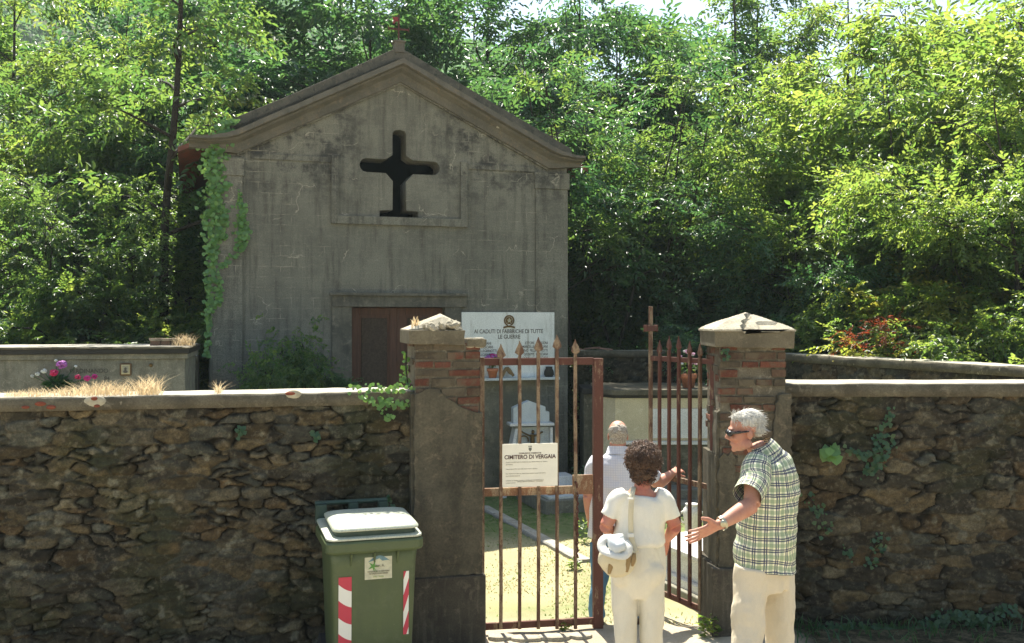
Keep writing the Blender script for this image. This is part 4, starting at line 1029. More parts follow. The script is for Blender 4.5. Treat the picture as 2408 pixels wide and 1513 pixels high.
def tree_kind(seed, H, R, trunk_r=.09, first=.2, nl=14, per=90, leaf=(.14, .045), n=12, twig=.55, up=.5, lean=.0, stems=1, sc=1.0):
    """returns (wood mesh, foliage mesh)"""
    rg = np.random.RandomState(seed); rn = random.Random(seed)
    g = G(); P_, D_ = [], []
    for st in range(stems):
        la = rg.uniform(0, 6.28); ln_ = lean + (.05 * st if stems > 1 else 0)
        base = np.array([rg.normal() * .12 * (stems > 1), rg.normal() * .12 * (stems > 1), -.25])
        tp = [base]
        nseg = 7
        for i in range(nseg):
            tp.append(tp[-1] + np.array([math.cos(la) * ln_ * H / nseg + rg.normal() * .05, math.sin(la) * ln_ * H / nseg + rg.normal() * .05, (H + .25) / nseg]))
        tp = np.array(tp); g.tube(tp, list(np.linspace(trunk_r, trunk_r * .18, len(tp))), 8, 16)
        def at(t): 
            i = min(int(t * nseg), nseg - 1); f = t * nseg - i; return tp[i] * (1 - f) + tp[i + 1] * f
        for k in range(nl):
            t = first + (1 - first) * (k + rg.uniform(0, 1)) / nl; t = min(t, .98); p0 = at(t)
            az = k * 2.4 + rg.uniform(-.5, .5); ext = R * (1.05 - .75 * max(0, (t - .35) / .65) ** 1.4) * rg.uniform(.65, 1.15)
            dz = up * ext * rg.uniform(.3, 1.1)
            ctrl = [p0, p0 + np.array([math.cos(az) * ext * .4, math.sin(az) * ext * .4, dz * .6]), p0 + np.array([math.cos(az + .2) * ext * .8, math.sin(az + .2) * ext * .8, dz * .95]), p0 + np.array([math.cos(az + .3) * ext, math.sin(az + .3) * ext, dz * .95])]
            c = rs(ctrl, 9); r0 = trunk_r * (.42 * (1 - t) + .14); g.tube(c, list(np.linspace(r0, .006, 9)), 5)
            nb = max(3, int(ext * 3.2))
            for b in range(nb):
                q = .25 + .75 * (b + rg.uniform(0, 1)) / nb; i = min(int(q * 8), 7); f = q * 8 - i; pb = c[i] * (1 - f) + c[i + 1] * f
                a2 = az + rg.choice([-1, 1]) * rg.uniform(.4, 1.3); l2 = ext * rg.uniform(.22, .5)
                e = pb + np.array([math.cos(a2) * l2, math.sin(a2) * l2, l2 * rg.uniform(-.15, .5)])
                if rg.rand() < .8: g.tube([pb, (pb + e) / 2 + (0, 0, .04), e], [.014, .009, .004], 4)
                m = max(2, int(per / nl * 2.2 * l2 / R)); tt = rg.uniform(.15, 1, m)
                pp = pb + (e - pb) * tt[:, None] + rg.normal(0, .12 * sc, (m, 3))
                dd = (e - pb) / (np.linalg.norm(e - pb) + 1e-6) + rg.normal(0, .55, (m, 3)); dd[:, 2] = dd[:, 2] * .8 - .12
                P_.append(pp); D_.append(dd)
    spr = [spray(rg, n, twig, leaf, droop=.12) for _ in range(4)]
    P_ = np.vstack(P_); D_ = np.vstack(D_)
    return g.mesh("trunk", True), foliage_mesh("crown", rg, P_, D_, spr, sc)

def put_tree(kind, mat, x, y, yaw, sc, label, group, name="tree", cat="tree", z=None, sz=None):
    z = float(ground_z(np.array([x]), np.array([y]))[0]) - .05 if z is None else z
    r = empty(name, (x, y, z), yaw, label, cat, group)
    r.scale = (sc, sc, sz or sc)
    tm, fm = kind
    t_ = bpy.data.objects.new("trunk", tm); COL.objects.link(t_); t_.parent = r
    if not tm.materials: tm.materials.append(m_tree)
    c_ = bpy.data.objects.new("crown", fm); COL.objects.link(c_); c_.parent = r
    if not fm.materials: fm.materials.append(mat)
    c_.material_slots[0].link = 'OBJECT'; c_.material_slots[0].material = mat
    return r

K1 = tree_kind(1, 10.5, 3.0, .10, .25, 18, 600, leaf=(.145, .058))
K2 = tree_kind(2, 11.5, 2.6, .085, .22, 18, 600, leaf=(.17, .062), twig=.65)
K3 = tree_kind(3, 9.5, 2.8, .06, .10, 9, 230, stems=3, lean=.06)
K7 = tree_kind(12, 10.5, 1.7, .095, .36, 17, 300, leaf=(.15, .06))
K8 = tree_kind(13, 6.4, 2.1, .05, .10, 15, 620, leaf=(.13, .052), up=.7)
K9 = tree_kind(14, 7.5, 1.6, .045, .45, 8, 150, stems=4, lean=.16, leaf=(.13, .05))
K4 = tree_kind(4, 5.4, 2.2, .05, .06, 10, 360, leaf=(.085, .042), n=14, twig=.42, stems=3, lean=.08, up=.7)     # tall shrub
K5 = tree_kind(5, 2.6, 1.3, .03, .05, 8, 330, leaf=(.075, .04), n=13, twig=.36, stems=3, lean=.12, up=.7)        # low shrub
K6 = tree_kind(6, 8.5, 2.6, .07, .16, 16, 540, leaf=(.21, .062), n=13, twig=.75, up=.65)                        # long drooping leaves
GT = "trees standing behind the cemetery"
def X_(px, D): return (px - CX) / F * D
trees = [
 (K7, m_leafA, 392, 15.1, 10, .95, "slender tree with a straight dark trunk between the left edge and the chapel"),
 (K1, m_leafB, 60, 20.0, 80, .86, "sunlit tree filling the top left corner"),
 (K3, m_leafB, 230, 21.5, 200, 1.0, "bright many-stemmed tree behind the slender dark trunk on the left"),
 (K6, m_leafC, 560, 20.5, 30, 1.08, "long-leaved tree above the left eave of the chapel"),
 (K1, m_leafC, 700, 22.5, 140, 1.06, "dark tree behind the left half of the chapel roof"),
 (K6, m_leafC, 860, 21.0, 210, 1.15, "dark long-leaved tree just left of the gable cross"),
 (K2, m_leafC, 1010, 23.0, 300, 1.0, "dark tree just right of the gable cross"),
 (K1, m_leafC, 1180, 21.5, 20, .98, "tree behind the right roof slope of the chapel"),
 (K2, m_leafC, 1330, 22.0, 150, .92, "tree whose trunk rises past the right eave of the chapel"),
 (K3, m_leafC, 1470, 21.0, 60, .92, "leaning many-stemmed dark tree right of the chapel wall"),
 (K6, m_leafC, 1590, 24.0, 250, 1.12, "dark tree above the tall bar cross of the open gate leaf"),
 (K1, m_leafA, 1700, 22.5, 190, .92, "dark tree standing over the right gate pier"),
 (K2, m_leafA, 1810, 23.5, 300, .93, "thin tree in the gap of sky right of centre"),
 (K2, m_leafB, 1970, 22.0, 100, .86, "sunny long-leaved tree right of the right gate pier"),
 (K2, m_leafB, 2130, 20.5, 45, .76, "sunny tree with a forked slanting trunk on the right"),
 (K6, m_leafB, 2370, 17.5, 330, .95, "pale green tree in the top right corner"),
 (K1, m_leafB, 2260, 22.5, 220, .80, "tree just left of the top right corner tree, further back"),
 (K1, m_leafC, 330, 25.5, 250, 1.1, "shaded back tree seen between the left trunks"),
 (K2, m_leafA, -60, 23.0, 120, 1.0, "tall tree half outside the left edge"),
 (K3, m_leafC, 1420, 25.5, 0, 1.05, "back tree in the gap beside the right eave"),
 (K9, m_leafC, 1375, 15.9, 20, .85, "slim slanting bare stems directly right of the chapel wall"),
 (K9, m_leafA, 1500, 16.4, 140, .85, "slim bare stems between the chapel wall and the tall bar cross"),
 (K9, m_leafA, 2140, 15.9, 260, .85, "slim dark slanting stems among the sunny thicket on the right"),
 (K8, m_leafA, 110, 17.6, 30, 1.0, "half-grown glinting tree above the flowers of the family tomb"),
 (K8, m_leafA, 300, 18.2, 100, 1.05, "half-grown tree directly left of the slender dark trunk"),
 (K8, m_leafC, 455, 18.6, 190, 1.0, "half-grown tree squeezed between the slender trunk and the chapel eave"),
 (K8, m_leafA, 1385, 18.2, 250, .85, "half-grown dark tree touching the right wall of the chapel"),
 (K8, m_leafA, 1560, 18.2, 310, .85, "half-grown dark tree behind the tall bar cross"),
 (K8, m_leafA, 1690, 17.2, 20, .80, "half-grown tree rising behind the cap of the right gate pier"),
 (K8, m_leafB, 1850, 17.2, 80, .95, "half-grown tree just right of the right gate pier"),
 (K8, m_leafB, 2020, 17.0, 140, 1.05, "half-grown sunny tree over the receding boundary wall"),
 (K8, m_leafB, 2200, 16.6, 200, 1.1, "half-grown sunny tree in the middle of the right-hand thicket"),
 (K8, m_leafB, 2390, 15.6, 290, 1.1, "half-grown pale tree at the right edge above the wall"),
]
for k, m, px, D, yaw, sc, lb in trees: put_tree(k, m, X_(px, D), D, yaw, sc, lb, GT)
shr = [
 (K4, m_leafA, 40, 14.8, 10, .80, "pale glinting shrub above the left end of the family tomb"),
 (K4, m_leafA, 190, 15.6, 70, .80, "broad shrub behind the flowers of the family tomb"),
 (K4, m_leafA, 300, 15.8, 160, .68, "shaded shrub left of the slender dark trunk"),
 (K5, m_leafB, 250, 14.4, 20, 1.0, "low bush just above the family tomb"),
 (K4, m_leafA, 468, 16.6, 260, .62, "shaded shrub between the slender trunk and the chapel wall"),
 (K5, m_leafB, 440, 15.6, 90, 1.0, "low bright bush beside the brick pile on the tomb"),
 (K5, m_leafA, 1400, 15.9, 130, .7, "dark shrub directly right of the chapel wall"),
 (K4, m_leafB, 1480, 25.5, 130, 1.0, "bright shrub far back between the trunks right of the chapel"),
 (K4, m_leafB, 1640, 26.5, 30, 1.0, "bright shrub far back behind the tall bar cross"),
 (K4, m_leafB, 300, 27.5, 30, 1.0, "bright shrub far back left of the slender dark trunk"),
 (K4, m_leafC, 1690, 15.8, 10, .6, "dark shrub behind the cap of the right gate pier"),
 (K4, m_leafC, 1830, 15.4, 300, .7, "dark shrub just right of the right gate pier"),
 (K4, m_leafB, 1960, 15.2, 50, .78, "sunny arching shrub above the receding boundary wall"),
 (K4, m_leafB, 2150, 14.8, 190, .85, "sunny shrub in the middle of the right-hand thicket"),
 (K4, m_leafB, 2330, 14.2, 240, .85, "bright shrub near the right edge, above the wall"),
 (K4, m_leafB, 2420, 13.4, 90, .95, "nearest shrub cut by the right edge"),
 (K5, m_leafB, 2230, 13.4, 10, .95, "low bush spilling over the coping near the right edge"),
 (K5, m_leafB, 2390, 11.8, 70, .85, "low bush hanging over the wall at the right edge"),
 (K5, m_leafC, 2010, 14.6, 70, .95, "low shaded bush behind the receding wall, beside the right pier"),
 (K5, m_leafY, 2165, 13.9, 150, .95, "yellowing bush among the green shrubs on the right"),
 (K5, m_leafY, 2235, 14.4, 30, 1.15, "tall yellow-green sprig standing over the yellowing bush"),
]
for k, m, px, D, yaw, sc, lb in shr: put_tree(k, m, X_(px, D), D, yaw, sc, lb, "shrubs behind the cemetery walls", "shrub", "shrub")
KR = tree_kind(8, .7, .5, .01, .05, 4, 60, leaf=(.07, .02), n=14, twig=.35, stems=1)
x, y, z = P(2035, 815, 12.5); put_tree(KR, m_leafR, x, y, 0, .7, "small withered red-brown branch hanging over the boundary wall", None, "withered_branch", "branch", z=1.85, sz=.55)

# far wooded slope: one mass
rg = np.random.RandomState(77); n = 36000
x = rg.uniform(-130, 130, n); y = 38 + 170 * rg.rand(n) ** 1.3
zt = ground_z(x, y); bumps = 5.5 * fbm(x * .22 + 50, y * .22 + 50, 3, 3)
pos = np.c_[x, y, zt + bumps * rg.uniform(.35, 1.15, n)]
dirs = rg.normal(0, 1, (n, 3)); dirs[:, 2] = dirs[:, 2] * .3 - .2
sp = [spray(rg, 7, 1.3, (.7, .36), droop=.3) for _ in range(3)]
tag(link("far_wood", foliage_mesh("far_wood", rg, pos, dirs, sp, 1.0), None, m_far), "hazy wooded hillside glimpsed through gaps in the trees", "wood", kind="stuff")

# ------------------------------------------------------------------ ivy and wall plants
IVL = np.array([(0, 0, 0), (.3, .55, .05), (.75, .32, .0), (1.0, 0, -.06), (.75, -.32, .0), (.3, -.55, .05)])
def ivy(fr, name, label, cat, strands, mat, size=.045, z0=0, parent_u=0, seed=1, per=160, vout=-.03, group=None, stem=True, hw=1.0):
    """leaves hung on a vertical face along strands [(u, z, halfwidth)...] in frame coords"""
    rg = np.random.RandomState(seed); ps = []; g = G()
    for sd_ in strands:
        c = rs(np.array(sd_, float), 40); c[:, 2] *= hw; seg = np.linalg.norm(np.diff(c[:, :2], axis=0), axis=1); Ltot = seg.sum()
        cnt = int(per * (seg * np.maximum(c[:-1, 2], .012) * 12).sum()); cnt = max(cnt, 12)
        pr = seg * np.maximum(c[:-1, 2], .012); pr = pr / pr.sum(); ii = rg.choice(len(pr), cnt, p=pr)
        u = c[ii, 0] + rg.normal(0, .5, cnt) * c[ii, 2]; zz_ = c[ii, 1] + rg.uniform(-.03, .03, cnt)
        ps.append(np.c_[u, vout - np.abs(rg.normal(0, .02 + .25 * c[ii, 2], cnt)) * .7, zz_])
        g.tube([(a[0], vout * .6, a[1]) for a in c[::2]], .005, 5)
    ps = np.vstack(ps); n = len(ps)
    d = np.c_[rg.normal(0, .6, n), rg.normal(-.25, .25, n), rg.normal(-.8, .4, n)]; up = np.c_[rg.normal(0, .35, n), -np.ones(n), rg.normal(.45, .35, n)]
    V, Q, T = place(IVL, LQ, ps, frames(d, up), size * rg.uniform(.6, 1.3, n), np.clip(rg.normal(.5, .3, n), 0, 1))
    root = empty(name, fr.w(0, 0, 0), fr.yaw, label, cat, group)
    link("leaves", np_mesh("leaves", V, Q, {"tone": ('FLOAT', T)}), root, mat)
    if stem: g.build("stem", m_tree, root)
    return root
def S(fr, pts, v=0): return [(*fr.pix(px, py, v), wd) for px, py, wd in pts]
ivy(CH, "ivy", "green ivy climbing the left corner of the chapel up to the eave", "ivy", [
    S(CH, [(487, 832, .02), (490, 760, .05), (493, 700, .07), (497, 620, .09), (500, 560, .12), (506, 500, .16), (503, 450, .13), (500, 400, .15), (505, 350, .17), (512, 318, .20)]),
    S(CH, [(510, 318, .12), (525, 305, .12), (545, 300, .10), (560, 305, .05)], -.28), S(CH, [(515, 300, .10), (535, 288, .10), (555, 283, .05)], .0),
    S(CH, [(500, 455, .03), (520, 445, .05), (540, 430, .03)]), S(CH, [(515, 480, .05), (528, 510, .07), (520, 560, .06)]),
    S(CH, [(510, 628, .02), (530, 615, .02), (550, 600, .03), (567, 575, .07), (572, 545, .10), (568, 515, .09), (566, 480, .05), (565, 440, .01)]),
    S(CH, [(512, 640, .01), (516, 680, .04), (508, 720, .05)]),
], m_ivy, .052, seed=5, per=330, hw=.85)
ivy(WL, "ivy", "yellow-green ivy trailing over the coping of the left wall beside the pier", "ivy", [
    S(WL, [(812, 912, .03), (850, 908, .05), (900, 908, .06), (950, 910, .05), (970, 905, .03)], 0),
    S(WL, [(840, 925, .05), (870, 935, .07), (900, 940, .07), (930, 945, .08), (955, 950, .06)]), S(WL, [(890, 940, .05), (900, 965, .05), (925, 985, .03)])], m_ivy, .027, seed=6, per=330, vout=-.055, hw=.7)
ivy(WR, "creeper", "dark green creeper hanging down the middle of the right stone wall", "creeper", [
    S(WR, [(2075, 985, .04), (2065, 1030, .08), (2055, 1070, .10), (2040, 1120, .06)]), S(WR, [(2085, 960, .03), (2070, 1000, .05)]), S(WR, [(1985, 1050, .03), (2020, 1065, .05), (2050, 1070, .05)])], m_leafC, .032, seed=7, per=300, vout=-.05)
ivy(WR, "creeper", "small trailing creepers low on the right stone wall beside the checked shirt", "creeper", [
    S(WR, [(1895, 1160, .05), (1920, 1200, .07), (1940, 1250, .05)]), S(WR, [(2060, 1250, .05), (2050, 1290, .07), (2030, 1330, .05)]), S(WR, [(1980, 1280, .03), (1995, 1310, .04)])], m_leafC, .03, seed=8, per=170, vout=-.05)
ivy(WR, "wall_plant", "clump of big pale green leaves sprouting from the right stone wall", "plant", [S(WR, [(1935, 1050, .04), (1950, 1058, .05), (1958, 1065, .04)])], m_ivy, .085, seed=9, per=40, vout=-.07)
ivy(WR, "weeds", "low weeds along the foot of the right stone wall near the right edge", "weeds", [
    S(WR, [(2180, 1460, .10), (2230, 1430, .12), (2290, 1450, .12), (2350, 1420, .08), (2400, 1450, .1)]), S(WR, [(1900, 1475, .10), (1980, 1465, .12), (2080, 1470, .10), (2160, 1475, .1)])], m_leafC, .035, seed=10, per=200, vout=-.06)
ivy(PL, "ivy", "thin sunlit ivy strand climbing the left side of the left gate pier", "ivy", [S(PL, [(954, 900, .02), (950, 860, .02), (952, 825, .01)], .25)], m_ivy, .035, seed=12, per=500, vout=.22)
ivy(PR, "fern", "small fern growing from the brickwork at the top of the right gate pier", "plant", [S(PR, [(1693, 822, .03), (1705, 825, .03), (1700, 838, .02)])], m_leafC, .03, seed=13, per=300, vout=-.03)
rg_ = 0
for i, (px, py, D, lb) in enumerate([(735, 1010, 0, "small weed tuft in the joints under the left coping, above the bin"), (905, 1170, 0, "small weed tuft on the left wall just above the bin lid"), (560, 1005, 0, "small green sprout near the middle of the left stone wall")]):
    ivy(WL, "wall_weed", lb, "plant", [S(WL, [(px, py, .03), (px + 10, py + 14, .03)])], m_leafC, .03, seed=20 + i, per=250, vout=-.05, group="weeds on the left wall")

# bush before the chapel and flowers
KB = tree_kind(9, 1.0, .5, .02, .05, 14, 900, leaf=(.05, .026), n=12, twig=.2, up=.8, stems=1)
x, y, z = P(685, 905, 12.2); put_tree(KB, m_leafA, x, y, 0, .80, "round green bush against the chapel front, left of the door", None, "bush", "bush", z=.62, sz=1.25)
x, y, z = P(790, 905, 12.4); put_tree(KB, m_leafC, x, y, 90, .38, "tiny green bush at the left jamb of the chapel door", None, "bush", "bush", z=1.15)

def blades(name, label, cat, rg, pos, hgt, mat, lean=.35, wd=.006, kind=None, group=None):
    n = len(pos); h = hgt * rg.uniform(.5, 1.3, n); a = rg.uniform(0, 6.28, n)
    s = np.c_[np.cos(a), np.sin(a), np.zeros(n)] * wd; l = rg.normal(0, lean, (n, 3)) * h[:, None]; l[:, 2] = 0
    p = pos; m_ = p + l * .35 + np.c_[np.zeros((n, 2)), h * .6]; t_ = p + l + np.c_[np.zeros((n, 2)), h]
    V = np.stack([p - s, p + s, m_ + s * .8, m_ - s * .8, t_ + s * .15, t_ - s * .15], 1).reshape(-1, 3)
    Q = (np.array([(0, 1, 2, 3), (3, 2, 4, 5)])[None] + (np.arange(n) * 6)[:, None, None]).reshape(-1, 4)
    me = np_mesh(name, V, Q, {"tone": ('FLOAT', np.repeat(np.clip(rg.normal(.5, .3, n), 0, 1), 6))})
    return tag(link(name, me, None, mat), label, cat, group, kind)
rg = np.random.RandomState(5)
# dry grass tufts on the left coping
def coping_tuft(label, px0, px1, n, h, seed, name="dry_grass"):
    rg = np.random.RandomState(seed); pos = []
    for i in range(n):
        px = rg.uniform(px0, px1) if rg.rand() < .35 else rg.normal((px0 + px1) / 2, (px1 - px0) * .22); v = rg.uniform(.0, .35); u = WL.pix(px, 930, v)[0]
        x, y, _ = WL.w(u, v); pos.append((x, y, 1.765))
    blades(name, label, "dry grass", rg, np.array(pos), h, m_dry, .6, .0022, group="dry grass tufts on the left wall")
coping_tuft("long strip of straw-coloured grass on the left wall under the flowers", 60, 260, 420, .05, 1)
coping_tuft("tallest straw-coloured tuft on the left wall, right of the tomb portrait", 318, 380, 230, .11, 2)
coping_tuft("straw-coloured tuft on the left wall, below the tomb lettering", 180, 320, 420, .08, 3)
coping_tuft("small straw tuft on the left wall, below the dark low boundary wall", 505, 522, 60, .07, 4)
coping_tuft("scattered straw stubble at the far left end of the wall", 5, 110, 260, .035, 5)
rgq = np.random.RandomState(15)
u, z = PL.pix(972, 772); pos = np.array([(*PL.w(.02 + rgq.normal() * .02, .1 + rgq.normal() * .02)[:2], 2.2) for _ in range(26)])
blades("dry_grass", "two dry brown seed heads on the cap of the left gate pier", "dry grass", rgq, pos, .08, m_dry, .25, .005)
pos = np.array([(*TL.w(-.02 + rgq.normal() * .05, .15 + rgq.normal() * .05)[:2], 1.99) for _ in range(160)])
blades("dry_grass", "reddish dry weed at the right end of the family tomb top", "dry grass", rgq, pos, .11, m_dry, .5, .003)

# grass inside the gate
rg = np.random.RandomState(6); n = 42000
x = rg.uniform(-1.6, 3.6, n); y = 7.7 + 6.3 * rg.rand(n)
dens = fbm(x * 1.7 + 20, y * 1.7 + 20, 12); dn2 = fbm(x * .9 + 30, y * .9 + 30, 9)
keep = (rg.rand(n) < np.clip((dens - .38) * 3, .05, 1))
x, y = x[keep], y[keep]; pos = np.c_[x, y, ground_z(x, y) - .01]
n = len(x); h = .020 * rg.uniform(.4, 1.5, n); a = rg.uniform(0, 6.28, n); wd = .007
s = np.c_[np.cos(a), np.sin(a), np.zeros(n)] * wd; l = rg.normal(0, .6, (n, 3)) * h[:, None]; l[:, 2] = 0
V = np.stack([pos - s, pos + s, pos + l * .4 + s * .9 + np.c_[np.zeros((n, 2)), h * .7], pos + l + np.c_[np.zeros((n, 2)), h]], 1).reshape(-1, 3)
Q = np.arange(n * 4).reshape(-1, 4)
gm = np.clip((fbm(x * .9 + 30, y * .9 + 30, 9) - .5) * 5, 0, .8); gm = np.maximum(gm, np.clip((y - 10.7) / .4, 0, 1)); gm = np.where(rg.rand(n) < .25, 1, gm)
tone = np.clip(.85 - gm + rg.normal(0, .2, n), 0, 1)
tag(link("grass", np_mesh("grass", V, Q, {"tone": ('FLOAT', np.repeat(tone, 4))}), None, m_blade), "patchy short grass inside the cemetery gate", "grass", kind="stuff")
# leafy weeds inside
LF = leaf_template(.05, .03, .2, .1)
def weed(label, px, D, n, hh, seed, mat=m_leafB, zb=None):
    rg = np.random.RandomState(seed); x0 = X_(px, D); zb = float(ground_z(np.array([x0]), np.array([D]))[0]) if zb is None else zb
    t_ = rg.rand(n); a = rg.uniform(0, 6.28, n); r_ = hh * .4 * rg.rand(n)
    pos = np.c_[x0 + np.cos(a) * r_, D + np.sin(a) * r_, zb + hh * t_]; d = np.c_[np.cos(a), np.sin(a), rg.normal(.2, .4, n)]
    V, Q, T = place(LF, LQ, pos, frames(d, np.c_[rg.normal(0, .2, (n, 2)), np.ones(n)]), rg.uniform(.6, 1.2, n), rg.rand(n))
    tag(link("weed", np_mesh("weed", V, Q, {"tone": ('FLOAT', T)}), None, mat), label, "weed", "weeds inside the gate")
weed("leafy weed standing in the sun behind the chain of the gate", 1375, 10.6, 60, .22, 1)
weed("small weed in the sunny grass right of the kerb end", 1352, 9.4, 40, .12, 2)
weed("weed tuft on the threshold at the foot of the lock stile", 1330, 7.3, 40, .06, 3)
weed("weed tuft at the foot of the right gate pier", 1668, 7.15, 70, .14, 4, zb=0)
weed("leafy tuft growing behind the lock stile, near the grave slab", 1378, 12.9, 120, .45, 5, m_leafC)

def flowers(g_root, pos, r, cols, rg, size=.02, leafcol=m_leafC, n_leaf=60, squash=1.0):
    """flower heads of folded petals plus leaves; colours = list of (material, n)"""
    for mat, cnt, nm in cols:
        g = G()
        for i in range(cnt):
            d = rg.normal(0, 1, 3); d[2] = abs(d[2]) * .8; d /= np.linalg.norm(d); c = np.array(pos) + d * r * rg.uniform(.6, 1.05) * (1, 1, squash)
            for k in range(6):
                a = k * 1.047 + rg.uniform(-.2, .2); rr = size * rg.uniform(.5, .8)
                g.ell((c[0] + math.cos(a) * rr, c[1] + math.sin(a) * rr * .6, c[2] + math.sin(a * 2) * rr * .4), (size * .5, size * .35, size * .45), None, 6, 4)
            g.ell(tuple(c), (size * .45,) * 3, None, 6, 4)
        g.build(nm, mat, g_root, True)
    n = n_leaf; d = rg.normal(0, 1, (n, 3)); d /= np.linalg.norm(d, axis=1)[:, None]; d[:, 2] *= .6
    P0 = np.array(pos)[None] + d * r * .55 - (0, 0, r * .25)
    V, Q, T = place(leaf_template(.08, .035, .2, .1), LQ, P0, frames(d, np.c_[rg.normal(0, .3, (n, 2)), np.ones(n)]), rg.uniform(.6, 1.2, n), rg.rand(n))
    link("leaves", np_mesh("leaves", V, Q, {"tone": ('FLOAT', T)}), g_root, leafcol)
m_mag = plain("magenta_petal", (.55, .03, .22), .6); m_red = plain("crimson_petal", (.50, .015, .10), .6); m_pur = plain("purple_petal", (.42, .12, .42), .6); m_wht = plain("white_petal", (.75, .77, .72), .6); m_pnk = plain("pink_petal", (.75, .42, .55), .6)
rg = np.random.RandomState(9)
x, y, z = P(135, 885, 10.15); fl = empty("bouquet", (x, y, z - .12), 0, "bouquet of white, magenta and crimson flowers before the left family tomb", "flowers")
g = G(); g.lathe((0, 0, -.3), [(.06, 0), (.09, .1), (.08, .25), (.06, .3)], 16); g.build("vase", m_concrete, fl, True)
flowers(fl, (0, 0, .06), .13, [], rg, n_leaf=260)
for mat, c, s_, nm, ofs in [(m_pur, P(145, 858, 10.1), .06, "purple_bloom", 0), (m_red, P(127, 877, 10.05), .05, "crimson_bloom", 0), (m_red, P(183, 887, 10.05), .035, "crimson_bloom", 0), (m_mag, P(205, 890, 10.1), .04, "magenta_bloom", 0), (m_mag, P(222, 886, 10.15), .035, "magenta_bloom", 0), (m_wht, P(103, 873, 10.1), .035, "white_bloom", 0), (m_wht, P(88, 880, 10.15), .028, "white_bloom", 0), (m_wht, P(76, 885, 10.15), .022, "white_bloom", 0), (m_wht, P(132, 848, 10.15), .02, "white_bloom", 0), (m_wht, P(178, 862, 10.15), .018, "white_bloom", 0)]:
    g = G(); l = Vector(c) - Vector((x, y, z - .12))
    for k in range(34):
        d = rg.normal(0, 1, 3); d /= np.linalg.norm(d); g.ell((l.x + d[0] * s_ * .65, l.y + d[1] * s_ * .5, l.z + d[2] * s_ * .55), (s_ * .34, s_ * .28, s_ * .16), Matrix.Rotation(rg.uniform(0, 3), 3, 'X'), 6, 4)
    g.build(nm, mat, fl, True)
    g = G(); g.tube([(0, 0, 0), (l.x * .6, l.y, l.z * .6), tuple(l)], .004, 5); g.build("stem", m_leafC, fl)
def pot(label, x, y, z, s, cols, rg, name="potted_plant", r=.11, up=.1, nl=70, grp=None):
    r0 = empty(name, (x, y, z), 0, label, "potted plant", grp)
    g = G(); g.lathe((0, 0, 0), [(.065 * s, 0), (.085 * s, .11 * s), (.10 * s, .115 * s), (.105 * s, .165 * s), (.092 * s, .165 * s), (.085 * s, .14 * s)], 20); g.build("pot", m_terra, r0, True)
    flowers(r0, (0, 0, .165 * s + up), r, cols, rg, .024, m_leafA, nl)
    return r0
u, z = CH.pix(1158, 886, -.12); x, y, _ = CH.w(u, -.13)
pot("small terracotta pot of purple and magenta flowers on the plaque ledge", x, y, 1.472, .78, [(m_pur, 9, "purple_bloom"), (m_mag, 6, "magenta_bloom")], rg, up=.13, r=.10)
x, y, z = P(1619, 908, 13.2)
pot("terracotta pot of pink and white flowers on the slab of the cream tomb", x, y, 1.366, 1.12, [(m_pnk, 16, "pink_bloom"), (m_wht, 5, "white_bloom")], rg, up=.13, r=.17)
u, z = CH.pix(1192, 875, -.12); x, y, _ = CH.w(u, -.13)
r = empty("dead_wreath", (x, y, 1.472), 18, "small brown dead branch wreath beside the flower pot on the plaque ledge", "wreath")
g = G(); g.tube([(-.08, 0, .0), (0, .0, .13), (.09, -.01, .02)], [.02, .026, .018], 7, 8); g.tube([(.0, 0, .12), (.04, 0, .06), (.10, 0, .04)], [.02, .02, .012], 6, 6); g.build("branch", plain("dead_wood", (.22, .15, .07), .9), r, True)
u, z = CH.pix(1291, 882, -.12); x, y, _ = CH.w(u, -.12)
r = empty("dark_vase", (x, y, 1.472), 18, "squat dark vase at the right end of the plaque ledge", "vase")
g = G(); g.lathe((0, 0, 0), [(.05, 0), (.07, .03), (.065, .08), (.045, .12), (.05, .14), (.03, .14)], 16); g.build("vase_body", m_darkconc, r, True)

# weeds and dead leaves along the foot of the right wall
rg = np.random.RandomState(66); n = 350
x = rg.uniform(1.9, 4.4, n); y = 7.42 - np.abs(rg.normal(0, .28, n)); pos = np.c_[x, y, np.zeros(n)]
k_ = fbm(x * 4 + 9, y * 4, 4); pos = pos[k_ > .42]
blades("ground_weeds", "dark weeds and grass along the foot of the right stone wall", None, rg, pos, .075, m_leafC, .6, .006, kind="stuff")

# ------------------------------------------------------------------ people
def skinmat(name, c, red=(.42, .14, .09)):
    t = NT(name); co = t.co(); n = t.noise(co, 9, 5, .6); n2 = t.noise(co, 120, 4, .7)
    col = t.mix(t.ramp(n, .4, .7), c, red); col = t.mix(t.math('MULTIPLY', t.ramp(n2, .5, .7), .25), col, tuple(x * .5 for x in c)); t.bump(n2, .25, .002)
    t.b.inputs["Subsurface Weight"].default_value = .08; t.b.inputs["Subsurface Radius"].default_value = (.01, .004, .002)
    return t.fin(col, .55, .35)
m_skinA = skinmat("skin_tanned", (.45, .235, .16), (.40, .17, .11)); m_skinB = skinmat("skin_sunburnt", (.46, .20, .13), (.42, .13, .09)); m_skinC = skinmat("skin_fair", (.50, .26, .18), (.46, .18, .12))
def cloth(name, c, rough=.85, weave=260, var=.12):
    t = NT(name); co = t.co(); n = t.noise(co, weave, 2, .5); n2 = t.noise(t.co((1, 1, .5)), 7, 6, .6)
    col = t.mix(t.ramp(n2, .3, .75), c, tuple(x * (1 - var) for x in c)); col = t.mix(t.math('MULTIPLY', t.ramp(n, .4, .7), .12), col, tuple(x * .5 for x in c))
    h = t.math('ADD', t.math('MULTIPLY', n2, 1.0), t.math('MULTIPLY', n, .06)); t.bump(h, .8, .02); return t.fin(col, rough, .15)
